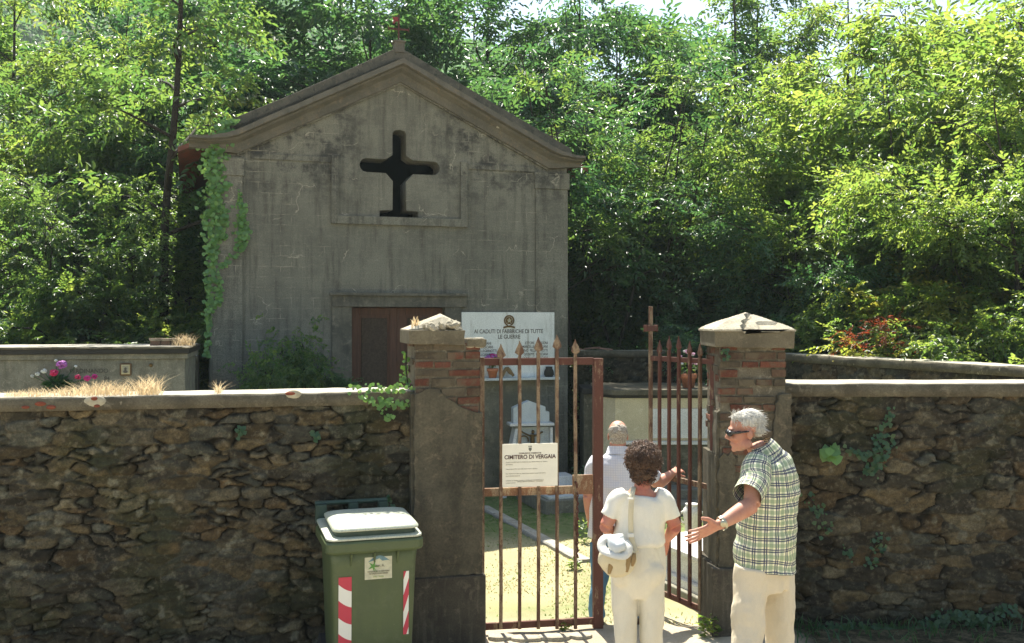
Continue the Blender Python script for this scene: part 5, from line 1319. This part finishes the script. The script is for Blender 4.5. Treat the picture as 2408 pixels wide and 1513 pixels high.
m_white = cloth("white_cotton", (.74, .72, .63)); m_creamc = cloth("cream_linen", (.69, .655, .54)); m_chino = cloth("beige_chino", (.62, .55, .41)); m_jean = cloth("blue_denim", (.10, .22, .33), .9, 300, .35)
m_bagc = cloth("bag_canvas", (.60, .54, .38)); m_bagd = cloth("bag_tan", (.30, .21, .10)); m_hat = cloth("hat_white", (.72, .71, .64)); m_shoe = plain("brown_shoe", (.09, .045, .03), .5)
# checked shirt
t = NT("checked_shirt"); pl = t.attr("pl", 1); sep = t.n("SeparateXYZ"); t.l(pl, sep.inputs[0])
def band(c, per, lo, hi): 
    f = t.math('FRACT', t.math('DIVIDE', c, per)); return t.math('MULTIPLY', t.math('GREATER_THAN', f, lo), t.math('LESS_THAN', f, hi))
wob = t.math('MULTIPLY', t.noise(t.co(), 8, 2, .5), .012)
U_ = t.math('ADD', sep.outputs[0], wob); V_ = t.math('ADD', sep.outputs[1], wob)
col = t.mix(t.ramp(t.noise(t.co(), 12, 3), .3, .7), (.74, .71, .46), (.78, .76, .58))
for c_ in (U_, V_):
    col = t.mix(t.math('MULTIPLY', band(c_, .056, .50, .84), .50), col, (.12, .22, .12))
    col = t.mix(t.math('MULTIPLY', band(c_, .056, .02, .15), .80), col, (.02, .03, .085)); col = t.mix(t.math('MULTIPLY', band(c_, .056, .22, .34), .80), col, (.02, .03, .085))
t.bump(t.noise(t.co((1, 1, .6)), 9, 5, .6), .7, .02); m_check = t.fin(col, .85, .15)
t = NT("pinhead_check_shirt"); co = t.co(); sep = t.n("SeparateXYZ"); t.l(co, sep.inputs[0])
q1 = t.math('GREATER_THAN', t.math('FRACT', t.math('MULTIPLY', sep.outputs[0], 55)), .72); q2 = t.math('GREATER_THAN', t.math('FRACT', t.math('MULTIPLY', sep.outputs[2], 55)), .72)
t.bump(t.noise(t.co((1, 1, .5)), 6, 5, .6), .8, .03)
m_pin = t.fin(t.mix(t.math('MULTIPLY', t.math('MAXIMUM', q1, q2), .22), (.66, .67, .70), (.26, .29, .42)), .85, .15)

def V3(*a): return np.array(a, float)
def unit(v): return np.asarray(v, float) / (np.linalg.norm(v) + 1e-9)
def head_prims(g, loc, f, pitch, s=1.0, roll=0):
    th = math.atan2(f[0], -f[1])
    M = Matrix.Translation(loc) @ Matrix.Rotation(th, 4, 'Z') @ Matrix.Rotation(math.radians(pitch), 4, 'X') @ Matrix.Rotation(math.radians(roll), 4, 'Y') @ Matrix.Scale(s, 4)
    g.M = M
    g.ell((0, .012, .150), (.072, .094, .078)); g.ell((0, -.030, .098), (.060, .058, .080)); g.ell((0, -.040, .045), (.047, .050, .040))
    g.ell((0, -.078, .020), (.020, .016, .016)); g.ell((0, -.080, .137), (.048, .014, .011)); g.ell((0, -.085, .056), (.024, .011, .006)); g.ell((0, -.084, .044), (.020, .010, .006))
    g.tube([(0, -.086, .128), (0, -.104, .100), (0, -.112, .084)], [.008, .011, .013], 10); 
    for sx in (-1, 1):
        g.ell((sx * .011, -.095, .080), (.010, .012, .008), None, 8, 6); g.ell((sx * .036, -.062, .085), (.020, .022, .020), None, 10, 6)
        g.ell((sx * .074, .012, .100), (.008, .019, .030), Matrix.Rotation(-sx * .25, 3, 'Z'), 12, 8); g.ell((sx * .030, -.078, .118), (.013, .008, .008), None, 10, 6)
        g.ell((sx * .05, -.01, .045), (.015, .035, .03), None, 10, 6)
    g.M = None
    return M
def hand_prims(g, wrist, d, n, thumb=1, curl=.3, s=1.0, spread=.12, wr=.027):
    """palm normal n (fingers curl towards n); thumb=+1/-1 picks the side"""
    d = unit(d); n = unit(n - np.dot(n, d) * d); w_ = np.cross(d, n) * thumb
    w0 = np.asarray(wrist, float)
    g.loft([w0 - d * .02, w0 + d * .02 * s, w0 + d * .05 * s, w0 + d * .088 * s], w_, [wr, .033 * s, .041 * s, .038 * s], [wr * .75, .016 * s, .014 * s, .010 * s], 14, 8)
    for k, (o, L) in enumerate([(.030, .070), (.010, .078), (-.011, .073), (-.031, .058)]):
        p = w0 + d * (.084 - .004 * abs(k - 1)) * s + w_ * o * s; dd = unit(d + w_ * (1.3 - k) * spread)
        pts = [p - dd * .015]; rr = [.0088 * s]; cur = dd
        for sg_, fr in enumerate((.42, .32, .26)):
            pts.append(p + 0 * p); p = p + cur * L * s * fr; pts[-1] = p; rr.append((.0088 - .0008 * (sg_ + 1)) * s)
            a = curl * (.7 + .25 * k); cur = unit(cur * math.cos(a) + n * math.sin(a))
        g.tube(pts, rr, 10, 10); g.ell(tuple(pts[-1]), (rr[-1],) * 3, None, 8, 6)
    p = w0 + d * .025 * s + w_ * .028 * s; td = unit(d * .65 + w_ * .75 + n * .25); p2 = p + td * .042 * s; p3 = p2 + unit(td * .8 + d * .5) * .032 * s
    g.tube([p - td * .02, p, p2, p3], [.013 * s, .014 * s, .0105 * s, .0085 * s], 10, 10); g.ell(tuple(p3), (.0085 * s,) * 3, None, 8, 6)
def person(g, feet, label, mat, voxel=.0055):
    o = remeshed(g, "person", mat, None, voxel, 3)
    o.data.transform(Matrix.Translation([-c for c in feet])); o.location = feet
    return tag(o, label, "person", "visitors at the cemetery gate")
def child(o, root):
    o.data.transform(Matrix.Translation([-c for c in root.location])); o.parent = root; return o
def wrinkle(g, amp, seed, k=26):
    """gentle cloth folds on a G mesh along the vertex offset from its axis"""
    v = np.array(g.v); d = (fbm(v[:, 0] * k * .5 + v[:, 2] * k * .5 + 90, v[:, 2] * k * .5 - v[:, 0] * k * .35 + 90, seed, 3) - .5) * amp
    c = v.mean(0); r = v - c; r[:, 2] *= .1; r /= np.linalg.norm(r, axis=1)[:, None] + 1e-9
    g.v = [tuple(q) for q in v + r * d[:, None]]

# --- man in checked shirt -------------------------------------------------
D0 = 5.2; f_ = V3(-.78, .62, 0); wx = V3(.62, .78, 0)
def at(px, py, off=0): return P(px, py, D0 + off)
feet = (float(P(1795, 1700, D0)[0]), D0, 0.0)
g = G()
hd = at(1760, 1061, -.02)
HM = head_prims(g, Vector(hd), (-1, .10), 8, .925)
g.tube([at(1803, 1110), at(1789, 1075), at(1775, 1045)], [.060, .052, .050], 14, 8)
zr = lambda py: CZ + (HY - py) / F * D0
tor = [(1797, 1345), (1798, 1290), (1802, 1230), (1805, 1160), (1808, 1110), (1806, 1085)]
g.loft([at(*q) for q in tor], wx, [.15, .145, .15, .16, .14, .08], [.105, .11, .105, .09, .08, .06], 20, 14)
shL = at(1779, 1100, -.12); elL = at(1768, 1187, -.24); wrL = at(1690, 1235, -.33)
g.tube([shL, (shL + elL) / 2, elL], [.058, .05, .043], 14, 8); g.tube([elL, elL * .6 + wrL * .4, wrL], [.044, .042, .027], 14, 10)
hdir = at(1630, 1262, -.38) - wrL
hand_prims(g, wrL + unit(hdir) * .005, hdir, V3(-.15, .75, .65), thumb=-1, curl=.10, s=1.16, spread=.17)
shR = at(1826, 1096, .13); elR = at(1850, 1178, .17); wrR = at(1850, 1255, .05)
g.tube([shR, (shR + elR) / 2, elR], [.056, .05, .043], 12, 6); g.tube([elR, wrR], [.043, .028], 12, 6)
hand_prims(g, wrR, V3(-.15, 0, -1), V3(-.6, -.4, 0), thumb=1, curl=.5)
hipL = at(1768, 1345, -.08); hipR = at(1828, 1345, .08)
knL = V3(*at(1757, 1500, -.14)); anL = V3(X_(1755, 5.05), 5.05, .09); knR = at(1832, 1500, .06); anR = V3(X_(1836, 5.28), 5.28, .09)
for h, k, a in ((hipL, knL, anL), (hipR, knR, anR)): g.tube([h, k, a], [.075, .048, .036], 14, 10)
man = person(g, feet, "tall white-haired man in green checked shirt and sunglasses, holding out his left hand", m_skinA)
# shirt
g = G()
tor = [(1799, 1331, .198, .150), (1799, 1318, .198, .150), (1800, 1280, .192, .148), (1803, 1230, .192, .142), (1807, 1170, .205, .138), (1810, 1120, .212, .130), (1810, 1095, .185, .110), (1806, 1078, .125, .088), (1797, 1064, .080, .070)]
cs = [at(q[0], q[1]) for q in tor]
V0 = len(g.v); g.loft(cs, wx, [q[2] for q in tor], [q[3] for q in tor], 56, 60, caps=True)
# swing the seam (theta=0 lies on +w, far right); tilt hem: rear tail lower
g.v = [(x, y, z - (.035 * max(0, (x - cs[0][0])) / .15 if z < zr(1290) else 0)) for x, y, z in g.v]
wrinkle(g, .034, 3, 30)
slL = [shL + V3(.02, .03, .045), shL + V3(0, 0, .0), shL * .6 + elL * .4, at(1757, 1166, -.24)]
g.loft(slL, (0, 1, 0), [.060, .086, .084, .078], [.060, .075, .076, .072], 30, 16, caps=False)
slR = [shR + V3(-.02, -.03, .04), shR, shR * .5 + elR * .5, elR + V3(0, 0, .03)]
g.loft(slR, (0, 1, 0), [.055, .074, .072, .070], [.055, .07, .070, .070], 30, 12, caps=False)
shirt = child(g.build("shirt", m_check, man, True, uv=True), man)
g = G(); g.loft([at(1800, 1076), at(1792, 1058, 0), at(1787, 1046, 0)], wx, [.090, .072, .068], [.082, .066, .062], 30, 6, caps=False)
g.loft([at(1787, 1046), at(1792, 1054), at(1800, 1070)], wx, [.069, .082, .096], [.063, .075, .088], 30, 6, caps=False)
child(g.build("shirt_collar", m_check, man, True, uv=True), man)
# trousers
g = G()
g.loft([at(1799, 1300), at(1797, 1340), at(1797, 1385)], wx, [.165, .172, .150], [.125, .13, .115], 24, 8)
for (px1, px2, px3, px4, o1, o2, wd) in ((1770, 1758, 1754, 1757, -.085, -.15, 1.0), (1826, 1832, 1834, 1835, .085, .08, .98)):
    g.loft([at(px1, 1330, o1), at((px1 + px2) / 2, 1395, o1), at(px2, 1480, (o1 + o2) / 2), at(px3, 1560, o2), V3(X_(px4, D0 + o2), D0 + o2, .07)], (1, 0, 0), [.088 * wd, .090 * wd, .078 * wd, .078 * wd, .085 * wd], [.105, .10, .085, .080, .092], 22, 22)
child(remeshed(g, "trousers", m_chino, man, .008, 3, .026, 12, 5), man)
for (X0, Y0) in ((anL[0], anL[1]), (anR[0], anR[1])):
    g = G(); g.M = Matrix.Translation((X0 - .05, Y0 + .02, 0)) @ Matrix.Rotation(math.radians(-38), 4, 'Z'); g.loft([(-.15, 0, .04), (-.08, 0, .045), (.02, 0, .055), (.09, 0, .06), (.12, 0, .05)], (0, 1, 0), [.03, .048, .045, .04, .03], [.03, .04, .05, .06, .045], 14, 12)
    child(g.build("shoe", m_shoe, man, True), man)
def hair_strands(M, ells, n, ln, mat, root, seed, wd=.0014, flow=(0, .5, -1), lift=.25, curl=0.0):
    rg = np.random.RandomState(seed); V = []; fl = V3(*flow)
    for i in range(n):
        c, rr = ells[rg.randint(len(ells))]; d = rg.normal(0, 1, 3); d /= np.linalg.norm(d)
        if d[1] < -.8 or d[2] < -.6: continue
        p = np.array(c) + d * np.array(rr); nn = unit(d / np.array(rr)); t_ = unit(fl - np.dot(fl, nn) * nn + rg.normal(0, .35, 3)); s_ = unit(np.cross(nn, t_)) * wd
        L = ln * rg.uniform(.5, 1.2); q = p + t_ * L * .5 + nn * L * lift; e = p + t_ * L + nn * L * lift * rg.uniform(-.2, 1.4)
        V += [p - s_, p + s_, q + s_, q - s_, e + s_ * .3, e - s_ * .3]
    V = [tuple(M @ Vector(q)) for q in V]; k = len(V) // 6
    Q = (np.array([(0, 1, 2, 3), (3, 2, 4, 5)])[None] + (np.arange(k) * 6)[:, None, None]).reshape(-1, 4)
    child(link("loose_hair", np_mesh("loose_hair", V, Q), None, mat), root)
# hair, sunglasses, watch
g = G(); g.M = HM
g.ell((0, .026, .168), (.074, .088, .066), None, 24, 16); g.ell((0, .062, .125), (.062, .042, .055), None, 20, 12); g.ell((0, -.028, .192), (.052, .045, .028), None, 16, 10)
g.M = None
t = NT("white_hair"); n = t.noise(t.co((1, 1, .25)), 130, 4, .7); t.bump(n, 1, .006); m_hairw = t.fin(t.mix(t.ramp(n, .35, .65), (.62, .60, .53), (.34, .33, .29)), .7, .3)
child(remeshed(g, "hair", m_hairw, man, .0055, 3, .012, 45, 9), man)
hair_strands(HM, [((0, .026, .168), (.075, .089, .067)), ((0, .062, .125), (.063, .044, .057)), ((0, -.028, .192), (.053, .046, .029))], 2600, .030, m_hairw, man, 4, flow=(0, 1, -.5), lift=.07)
g = G(); g.M = HM
for sx in (-1, 1):
    g.ell((sx * .034, -.090, .116), (.031, .020, .019), None, 14, 10); g.box(min(sx * .060, sx * .076), max(sx * .060, sx * .076), -.088, -.035, .112, .127); g.tube([(sx * .060, -.098, .124), (sx * .080, -.05, .122), (sx * .083, .010, .118)], [.006, .0045, .004], 6); g.box(min(sx * .074, sx * .081), max(sx * .074, sx * .081), -.06, .0, .114, .124)
g.box(-.010, .010, -.106, -.098, .118, .126); g.M = None
child(g.build("sunglasses", plain("black_plastic", (.008, .008, .01), .2, .6), man, bevel=.002), man)
g = G(); wd_ = unit(wrL - elL); c = wrL - wd_ * .022
g.loft([c - wd_ * .008, c + wd_ * .008], (0, 0, 1), .036, .034, 24, 3, caps=False); g.ell(tuple(c + V3(.0, -.036, .004)), (.018, .006, .018), None, 14, 8)
child(g.build("wrist_watch", plain("steel_watch", (.45, .42, .3), .3, .6, .8), man, True), man)

# --- woman in white -------------------------------------------------------
D0 = 5.57
def at(px, py, off=0): return P(px, py, D0 + off)
feet = (float(P(1505, 1700, D0)[0]), D0, 0.0); X1 = V3(1, 0, 0)
g = G(); hd = at(1512, 1136, .03)
HW = head_prims(g, Vector(hd), (.12, 1), 4, .90)
g.tube([at(1508, 1175), at(1510, 1150), at(1512, 1120, .01)], [.058, .047, .046], 14, 8)
g.loft([at(1497, 1345), at(1500, 1300), at(1503, 1250), at(1508, 1205), at(1508, 1175)], X1, [.12, .11, .105, .115, .07], [.08, .08, .075, .065, .045], 18, 12)
g.loft([at(1508, 1185), at(1509, 1166), at(1510, 1150)], X1, [.13, .10, .055], [.07, .06, .05], 18, 6)
shL = at(1453, 1180); elL = at(1424, 1238, -.03); wrL = at(1450, 1262, .16)
shR = at(1562, 1180); elR = at(1588, 1238, -.02); wrR = at(1569, 1268, .14)
for s_, e, wr_, side in ((shL, elL, wrL, 1), (shR, elR, wrR, -1)):
    g.tube([s_, (s_ + e) / 2, e], [.042, .040, .036], 12, 8); g.tube([e, e * .6 + wr_ * .4, wr_], [.037, .035, .023], 12, 8)
hand_prims(g, wrL, V3(.25, .5, -.5), V3(.3, .2, -.6), thumb=1, curl=.6, s=.9, wr=.023)
hand_prims(g, wrR, at(1562, 1282, .2) - wrR, V3(-.6, .2, -.3), thumb=-1, curl=.45, s=.9, wr=.023)
for px1, px2 in ((1470, 1474), (1528, 1530)): g.tube([at(px1, 1350), at((px1 + px2) / 2, 1500), V3(X_(px2, D0), D0, .08)], [.07, .042, .03], 14, 10)
wom = person(g, feet, "woman with curly brown hair seen from behind in white T-shirt and cream trousers", m_skinB)
g = G()
tor = [(1502, 1280, .140, .116), (1502, 1268, .152, .128), (1504, 1240, .144, .112), (1507, 1210, .150, .108), (1508, 1185, .160, .098), (1508, 1170, .142, .086), (1509, 1162, .105, .074)]
g.loft([at(q[0], q[1]) for q in tor], X1, [q[2] for q in tor], [q[3] for q in tor], 40, 36)
for s_, e, tip in ((shL, elL, at(1436, 1216)), (shR, elR, at(1576, 1220))):
    dx = 1 if s_ is shR else -1
    g.loft([s_ + V3(-.05 * dx, 0, .038), s_ + V3(-.005 * dx, 0, .012), (s_ + tip) / 2, tip], (0, 1, 0), [.062, .068, .066, .062], [.045, .056, .058, .062], 24, 14)
child(remeshed(g, "t_shirt", m_white, wom, .007, 3, .020, 11, 7), wom)
g = G()
g.loft([at(1502, 1268), at(1502, 1290), at(1499, 1330), at(1498, 1370), at(1498, 1400)], X1, [.133, .142, .155, .152, .12], [.108, .115, .125, .120, .09], 24, 14)
for px_ in (1470, 1527): g.ell(tuple(at(px_, 1348, -.062)), (.082, .070, .090))
for px1, px2, sgn in ((1467, 1471, 1), (1530, 1532, -1)):
    g.loft([at(px1, 1345), at(px1 + 1, 1400), at(px2, 1500), at(px2, 1580), V3(X_(px2, D0), D0, .05)], X1, [.080, .076, .061, .062, .070], [.100, .095, .072, .068, .082], 22, 24)
child(remeshed(g, "trousers", m_creamc, wom, .007, 3, .022, 11, 11), wom)
for px2 in (1474, 1530):
    g = G(); X0 = X_(px2, D0); g.loft([(X0, D0 - .08, .035), (X0, D0 + .0, .045), (X0, D0 + .1, .035), (X0, D0 + .15, .025)], X1, [.03, .036, .042, .025], [.03, .04, .03, .02], 14, 10); child(g.build("shoe", m_white, wom, True), wom)
rg = np.random.RandomState(3); g = G(); g.M = HW
g.ell((0, .03, .150), (.100, .108, .100), None, 20, 12); g.ell((0, .06, .075), (.072, .060, .062), None, 16, 10)
for i in range(2300):
    d = rg.normal(0, 1, 3); d /= np.linalg.norm(d)
    if d[1] < -.55: continue
    if rg.rand() < .3: c = V3(0, .06, .070) + d * V3(.076, .064, .070)
    else: c = V3(0, .03, .152) + d * V3(.104, .112, .104) * rg.uniform(.93, 1.07)
    a1 = unit(rg.normal(0, 1, 3)); a2 = unit(np.cross(a1, rg.normal(0, 1, 3))); r1 = rg.uniform(.005, .012)
    th = np.linspace(0, 5.2, 8); g.loft([c + a1 * r1 * math.cos(q) + a2 * r1 * math.sin(q) + unit(np.cross(a1, a2)) * .004 * q for q in th], np.cross(a1, a2), rg.uniform(.0012, .0021), None, 3)
g.M = None
t = NT("brown_curls"); n = t.noise(t.co(), 90, 5, .7); n2 = t.noise(t.co(), 18, 3, .6); m_curl = t.fin(t.mix(t.ramp(n2, .35, .7), t.mix(t.ramp(n, .35, .7), (.105, .062, .040), (.20, .12, .075)), (.06, .036, .025)), .55, .3)
child(g.build("hair", m_curl, wom, True), wom)
g = G(); 
for sx in (-1, 1): g.ell(tuple(HW @ Vector((sx * .080, .012, .072))), (.007,) * 3, None, 8, 6)
child(g.build("earring", plain("red_earring", (.35, .02, .03), .3), wom, True), wom)
# shoulder bag and hat
bc = at(1452, 1315, -.17)
bag = empty("shoulder_bag", tuple(bc), 0, "cream and tan canvas shoulder bag hanging at the woman's left hip", "bag")
g = G(); g.ell((0, 0, 0), (.104, .055, .098), None, 28, 18); bb = g.build("bag_body", m_bagc, bag, True)
v = np.array([q.co[:] for q in bb.data.vertices]); v[:, 2] = np.where(v[:, 2] > .04, .04 + (v[:, 2] - .04) * .4, v[:, 2]); v += (fbm(v[:, 0] * 22 + 9, v[:, 2] * 22 + 9, 4)[:, None] - .5) * .016; bb.data.vertices.foreach_set("co", v.ravel())
g = G()
for a, b, z0, z1 in [(-.05, -.03, -.07, .03), (.045, .06, -.06, .05), (.075, .088, -.03, .04)]: g.loft([(a, -.052 + abs(a) * .25, z0), ((a + b) / 2, -.058 + abs(a) * .2, (z0 + z1) / 2), (b, -.050 + abs(a) * .25, z1)], X1, [.008, .014, .008], .004, 8, 6)
g.build("tan_patch", m_bagd, bag, True)
def rel(px, py, off): return tuple(at(px, py, off) - bc)
g = G(); g.loft([rel(1496, 1300, -.16), rel(1486, 1270, -.135), rel(1483, 1230, -.130), rel(1484, 1190, -.125), rel(1486, 1165, -.105), rel(1489, 1150, -.055), rel(1490, 1146, .0), rel(1485, 1152, .06)], X1, .0145, .003, 8, 30); g.build("strap", m_bagc, bag, True)
g = G(); u_ = rel(1483, 1262, -.14); g.box(u_[0] - .018, u_[0] + .018, u_[1] - .006, u_[1] + .004, u_[2] - .004, u_[2] + .018); g.box(u_[0] - .016, u_[0] + .016, u_[1] - .004, u_[1] + .006, u_[2] + .20, u_[2] + .21); g.build("buckle", m_hat, bag, bevel=.002)
hc = at(1447, 1284, -.215)
hat = empty("sun_hat", tuple(hc), 0, "white cotton sun hat tucked on top of the woman's shoulder bag", "hat"); hat.rotation_euler = (math.radians(40), math.radians(10), 0)
g = G(); V = []; n = 36
for i, (r, z) in enumerate([(.05, -.002), (.075, -.006), (.096, -.012), (.097, -.009), (.076, -.002), (.05, .003)]):
    for j in range(n): a = 2 * math.pi * j / n; w2 = .008 * math.sin(3 * a + .5) * (r / .09); V.append((r * math.cos(a), r * math.sin(a) * .86, z + w2))
g.add(V, [(i * n + j, i * n + (j + 1) % n, ((i + 1) % 6) * n + (j + 1) % n, ((i + 1) % 6) * n + j) for i in range(6) for j in range(n)]); g.build("brim", m_hat, hat, True)
g = G(); g.lathe((0, 0, 0), [(.060, -.002), (.058, .012), (.050, .028), (.03, .036), (.004, .034)], 24); cr = g.build("hat_crown", cloth("hat_bluewhite", (.62, .66, .66)), hat, True)
v = np.array([q.co[:] for q in cr.data.vertices]); v[:, 1] += .012; v += (fbm(v[:, 0] * 34 + 9, v[:, 1] * 34 + 9, 8)[:, None] - .5) * .035; cr.data.vertices.foreach_set("co", v.ravel())

# --- man beyond the gate --------------------------------------------------
D0 = 7.75; ZG = -.10
def at(px, py, off=0): return P(px, py, D0 + off)
feet = (float(P(1450, 1460, D0)[0]), D0, ZG)
g = G(); hd = at(1453, 1058, .02)
HB = head_prims(g, Vector(hd), (.10, 1), 2, 1.0)
g.tube([at(1452, 1080), at(1452, 1062), at(1453, 1040)], [.075, .066, .060], 14, 8)
g.loft([at(1447, 1290), at(1448, 1230), at(1450, 1150), at(1453, 1090), at(1453, 1070)], X1, [.17, .19, .19, .17, .08], [.13, .14, .13, .11, .07], 20, 12)
shL = at(1402, 1090); elL = at(1384, 1165, -.02); wrL = at(1388, 1225, .03); shR = at(1512, 1090); elR = at(1547, 1138, .06); wrR = at(1582, 1113, .16)
g.tube([shL, (shL + elL) / 2, elL], [.06, .054, .045], 12, 8); g.tube([elL, elL * .6 + wrL * .4, wrL], [.046, .043, .029], 12, 8)
g.tube([shR, (shR + elR) / 2, elR], [.06, .056, .050], 12, 8); g.tube([elR, elR * .6 + wrR * .4, wrR], [.050, .046, .030], 12, 8)
hand_prims(g, wrL, V3(.05, .1, -1), V3(.8, .3, 0), thumb=-1, curl=.5); hand_prims(g, wrR, at(1600, 1103, .25) - wrR, V3(-.3, .3, -.9), thumb=-1, curl=.75)
for px1, px2 in ((1416, 1405), (1480, 1492)): g.tube([at(px1, 1270), at((px1 + px2) / 2, 1360), V3(X_(px2, D0), D0, ZG + .08)], [.085, .06, .04], 14, 10)
ma2 = person(g, feet, "balding man seen from behind in small-checked pale shirt and jeans, pointing with his right arm", m_skinC, .007)
g = G()
tor = [(1448, 1262, .215, .165), (1448, 1230, .215, .165), (1450, 1180, .215, .155), (1452, 1130, .205, .135), (1453, 1095, .185, .118), (1453, 1075, .13, .095), (1453, 1060, .075, .07)]
g.loft([at(q[0], q[1]) for q in tor], X1, [q[2] for q in tor], [q[3] for q in tor], 36, 30)
tip = at(1386, 1150); g.loft([shL + V3(.05, 0, .05), shL, (shL + tip) / 2, tip], (0, 1, 0), [.06, .078, .078, .078], [.05, .066, .070, .072], 24, 12)
tip = at(1540, 1126, .04); g.loft([shR + V3(-.05, 0, .05), shR, (shR + tip) / 2, tip], (0, 1, 0), [.06, .078, .076, .074], [.05, .070, .070, .070], 24, 12)
child(remeshed(g, "shirt", m_pin, ma2, .009, 3, .026, 12, 15), ma2)
g = G(); g.loft([at(1453, 1066, .0), at(1453, 1052, .01)], X1, [.084, .074], [.078, .07], 24, 4, caps=False); g.loft([at(1453, 1050, .01), at(1453, 1069, 0)], X1, [.076, .096], [.072, .09], 24, 4, caps=False); child(g.build("shirt_collar", m_pin, ma2, True), ma2)
g = G(); g.loft([at(1448, 1250), at(1448, 1280), at(1448, 1310)], X1, [.17, .175, .16], [.14, .14, .12], 20, 6)
for px1, px2 in ((1414, 1404), (1482, 1493)): g.loft([at(px1, 1275), at(px1, 1300), at((px1 + px2) / 2, 1360), at(px2, 1410), V3(X_(px2, D0), D0, ZG + .06)], X1, [.088, .088, .066, .060, .064], [.10, .10, .08, .07, .085], 20, 18)
child(remeshed(g, "jeans", m_jean, ma2, .009, 3, .028, 16, 19), ma2)
for px2 in (1407, 1493):
    g = G(); X0 = X_(px2, D0); g.loft([(X0, D0 - .10, ZG + .035), (X0, D0 + .0, ZG + .05), (X0, D0 + .12, ZG + .04), (X0, D0 + .17, ZG + .03)], X1, [.035, .04, .045, .025], [.035, .05, .035, .025], 14, 10); child(g.build("shoe", m_shoe, ma2, True), ma2)
g = G(); g.M = HB; g.ell((0, .040, .142), (.0775, .078, .070), None, 24, 14); g.ell((0, .045, .085), (.066, .056, .05), None, 20, 10); g.M = None
t = NT("grey_hair"); n = t.noise(t.co(), 110, 4, .7); t.bump(n, 1, .006); m_hg = t.fin(t.mix(t.ramp(n, .4, .65), (.46, .42, .34), (.22, .19, .15)), .7, .3)
child(remeshed(g, "hair", m_hg, ma2, .008, 2, .018, 60, 9), ma2)
g = G(); c = wrL + V3(0, 0, .02); g.loft([c + V3(0, 0, -.009), c + V3(0, 0, .009)], X1, .036, .034, 20, 3, caps=False); child(g.build("wrist_watch", bpy.data.materials["steel_watch"], ma2, True), ma2)

# ------------------------------------------------------------------ repeated parts made by one builder become parts of their own
def split_loose(names):
    for o in [q for q in list(SC.objects) if q.type == 'MESH' and q.name.split('.')[0] in names]:
        bm = bmesh.new(); bm.from_mesh(o.data); seen = {}; comps = []
        for v in bm.verts:
            if v in seen: continue
            st = [v]; comp = set([v])
            while st:
                a = st.pop()
                for e in a.link_edges:
                    b = e.other_vert(a)
                    if b not in comp: comp.add(b); st.append(b)
            for a in comp: seen[a] = len(comps)
            comps.append(comp)
        if len(comps) < 2: bm.free(); continue
        for k, comp in enumerate(comps):
            b2 = bm.copy(); keep = {v.index for v in comp}
            b2.verts.ensure_lookup_table(); bmesh.ops.delete(b2, geom=[v for v in b2.verts if v.index not in keep], context='VERTS')
            me = bpy.data.meshes.new(o.data.name); b2.to_mesh(me); b2.free()
            for m in o.data.materials: me.materials.append(m)
            n = bpy.data.objects.new(o.name.split('.')[0], me); COL.objects.link(n); n.parent = o.parent; n.matrix_local = o.matrix_local
            for c in list(o.children): 
                if k == 0: c.parent = n
        bm.free(); bpy.data.objects.remove(o)
split_loose({"pilaster", "capital", "frieze_band", "rib", "step", "side_plaster", "hinge_strap", "buckle", "tan_patch", "side_buttress"})

# ------------------------------------------------------------------ summer haze in the air
g = G(); g.box(-275, 275, -215, 275, -2.5, 85)
hz = NT("haze_air"); hz.t.nodes.remove(hz.b); pv_ = hz.n("VolumePrincipled"); pv_.inputs["Color"].default_value = (.80, .95, .95, 1); pv_.inputs["Density"].default_value = .0006; pv_.inputs["Anisotropy"].default_value = .2
hz.l(pv_.outputs[0], hz.out.inputs["Volume"])
tag(g.build("haze", hz.m, None), "thin bluish summer haze in the valley air", "haze", kind="stuff")
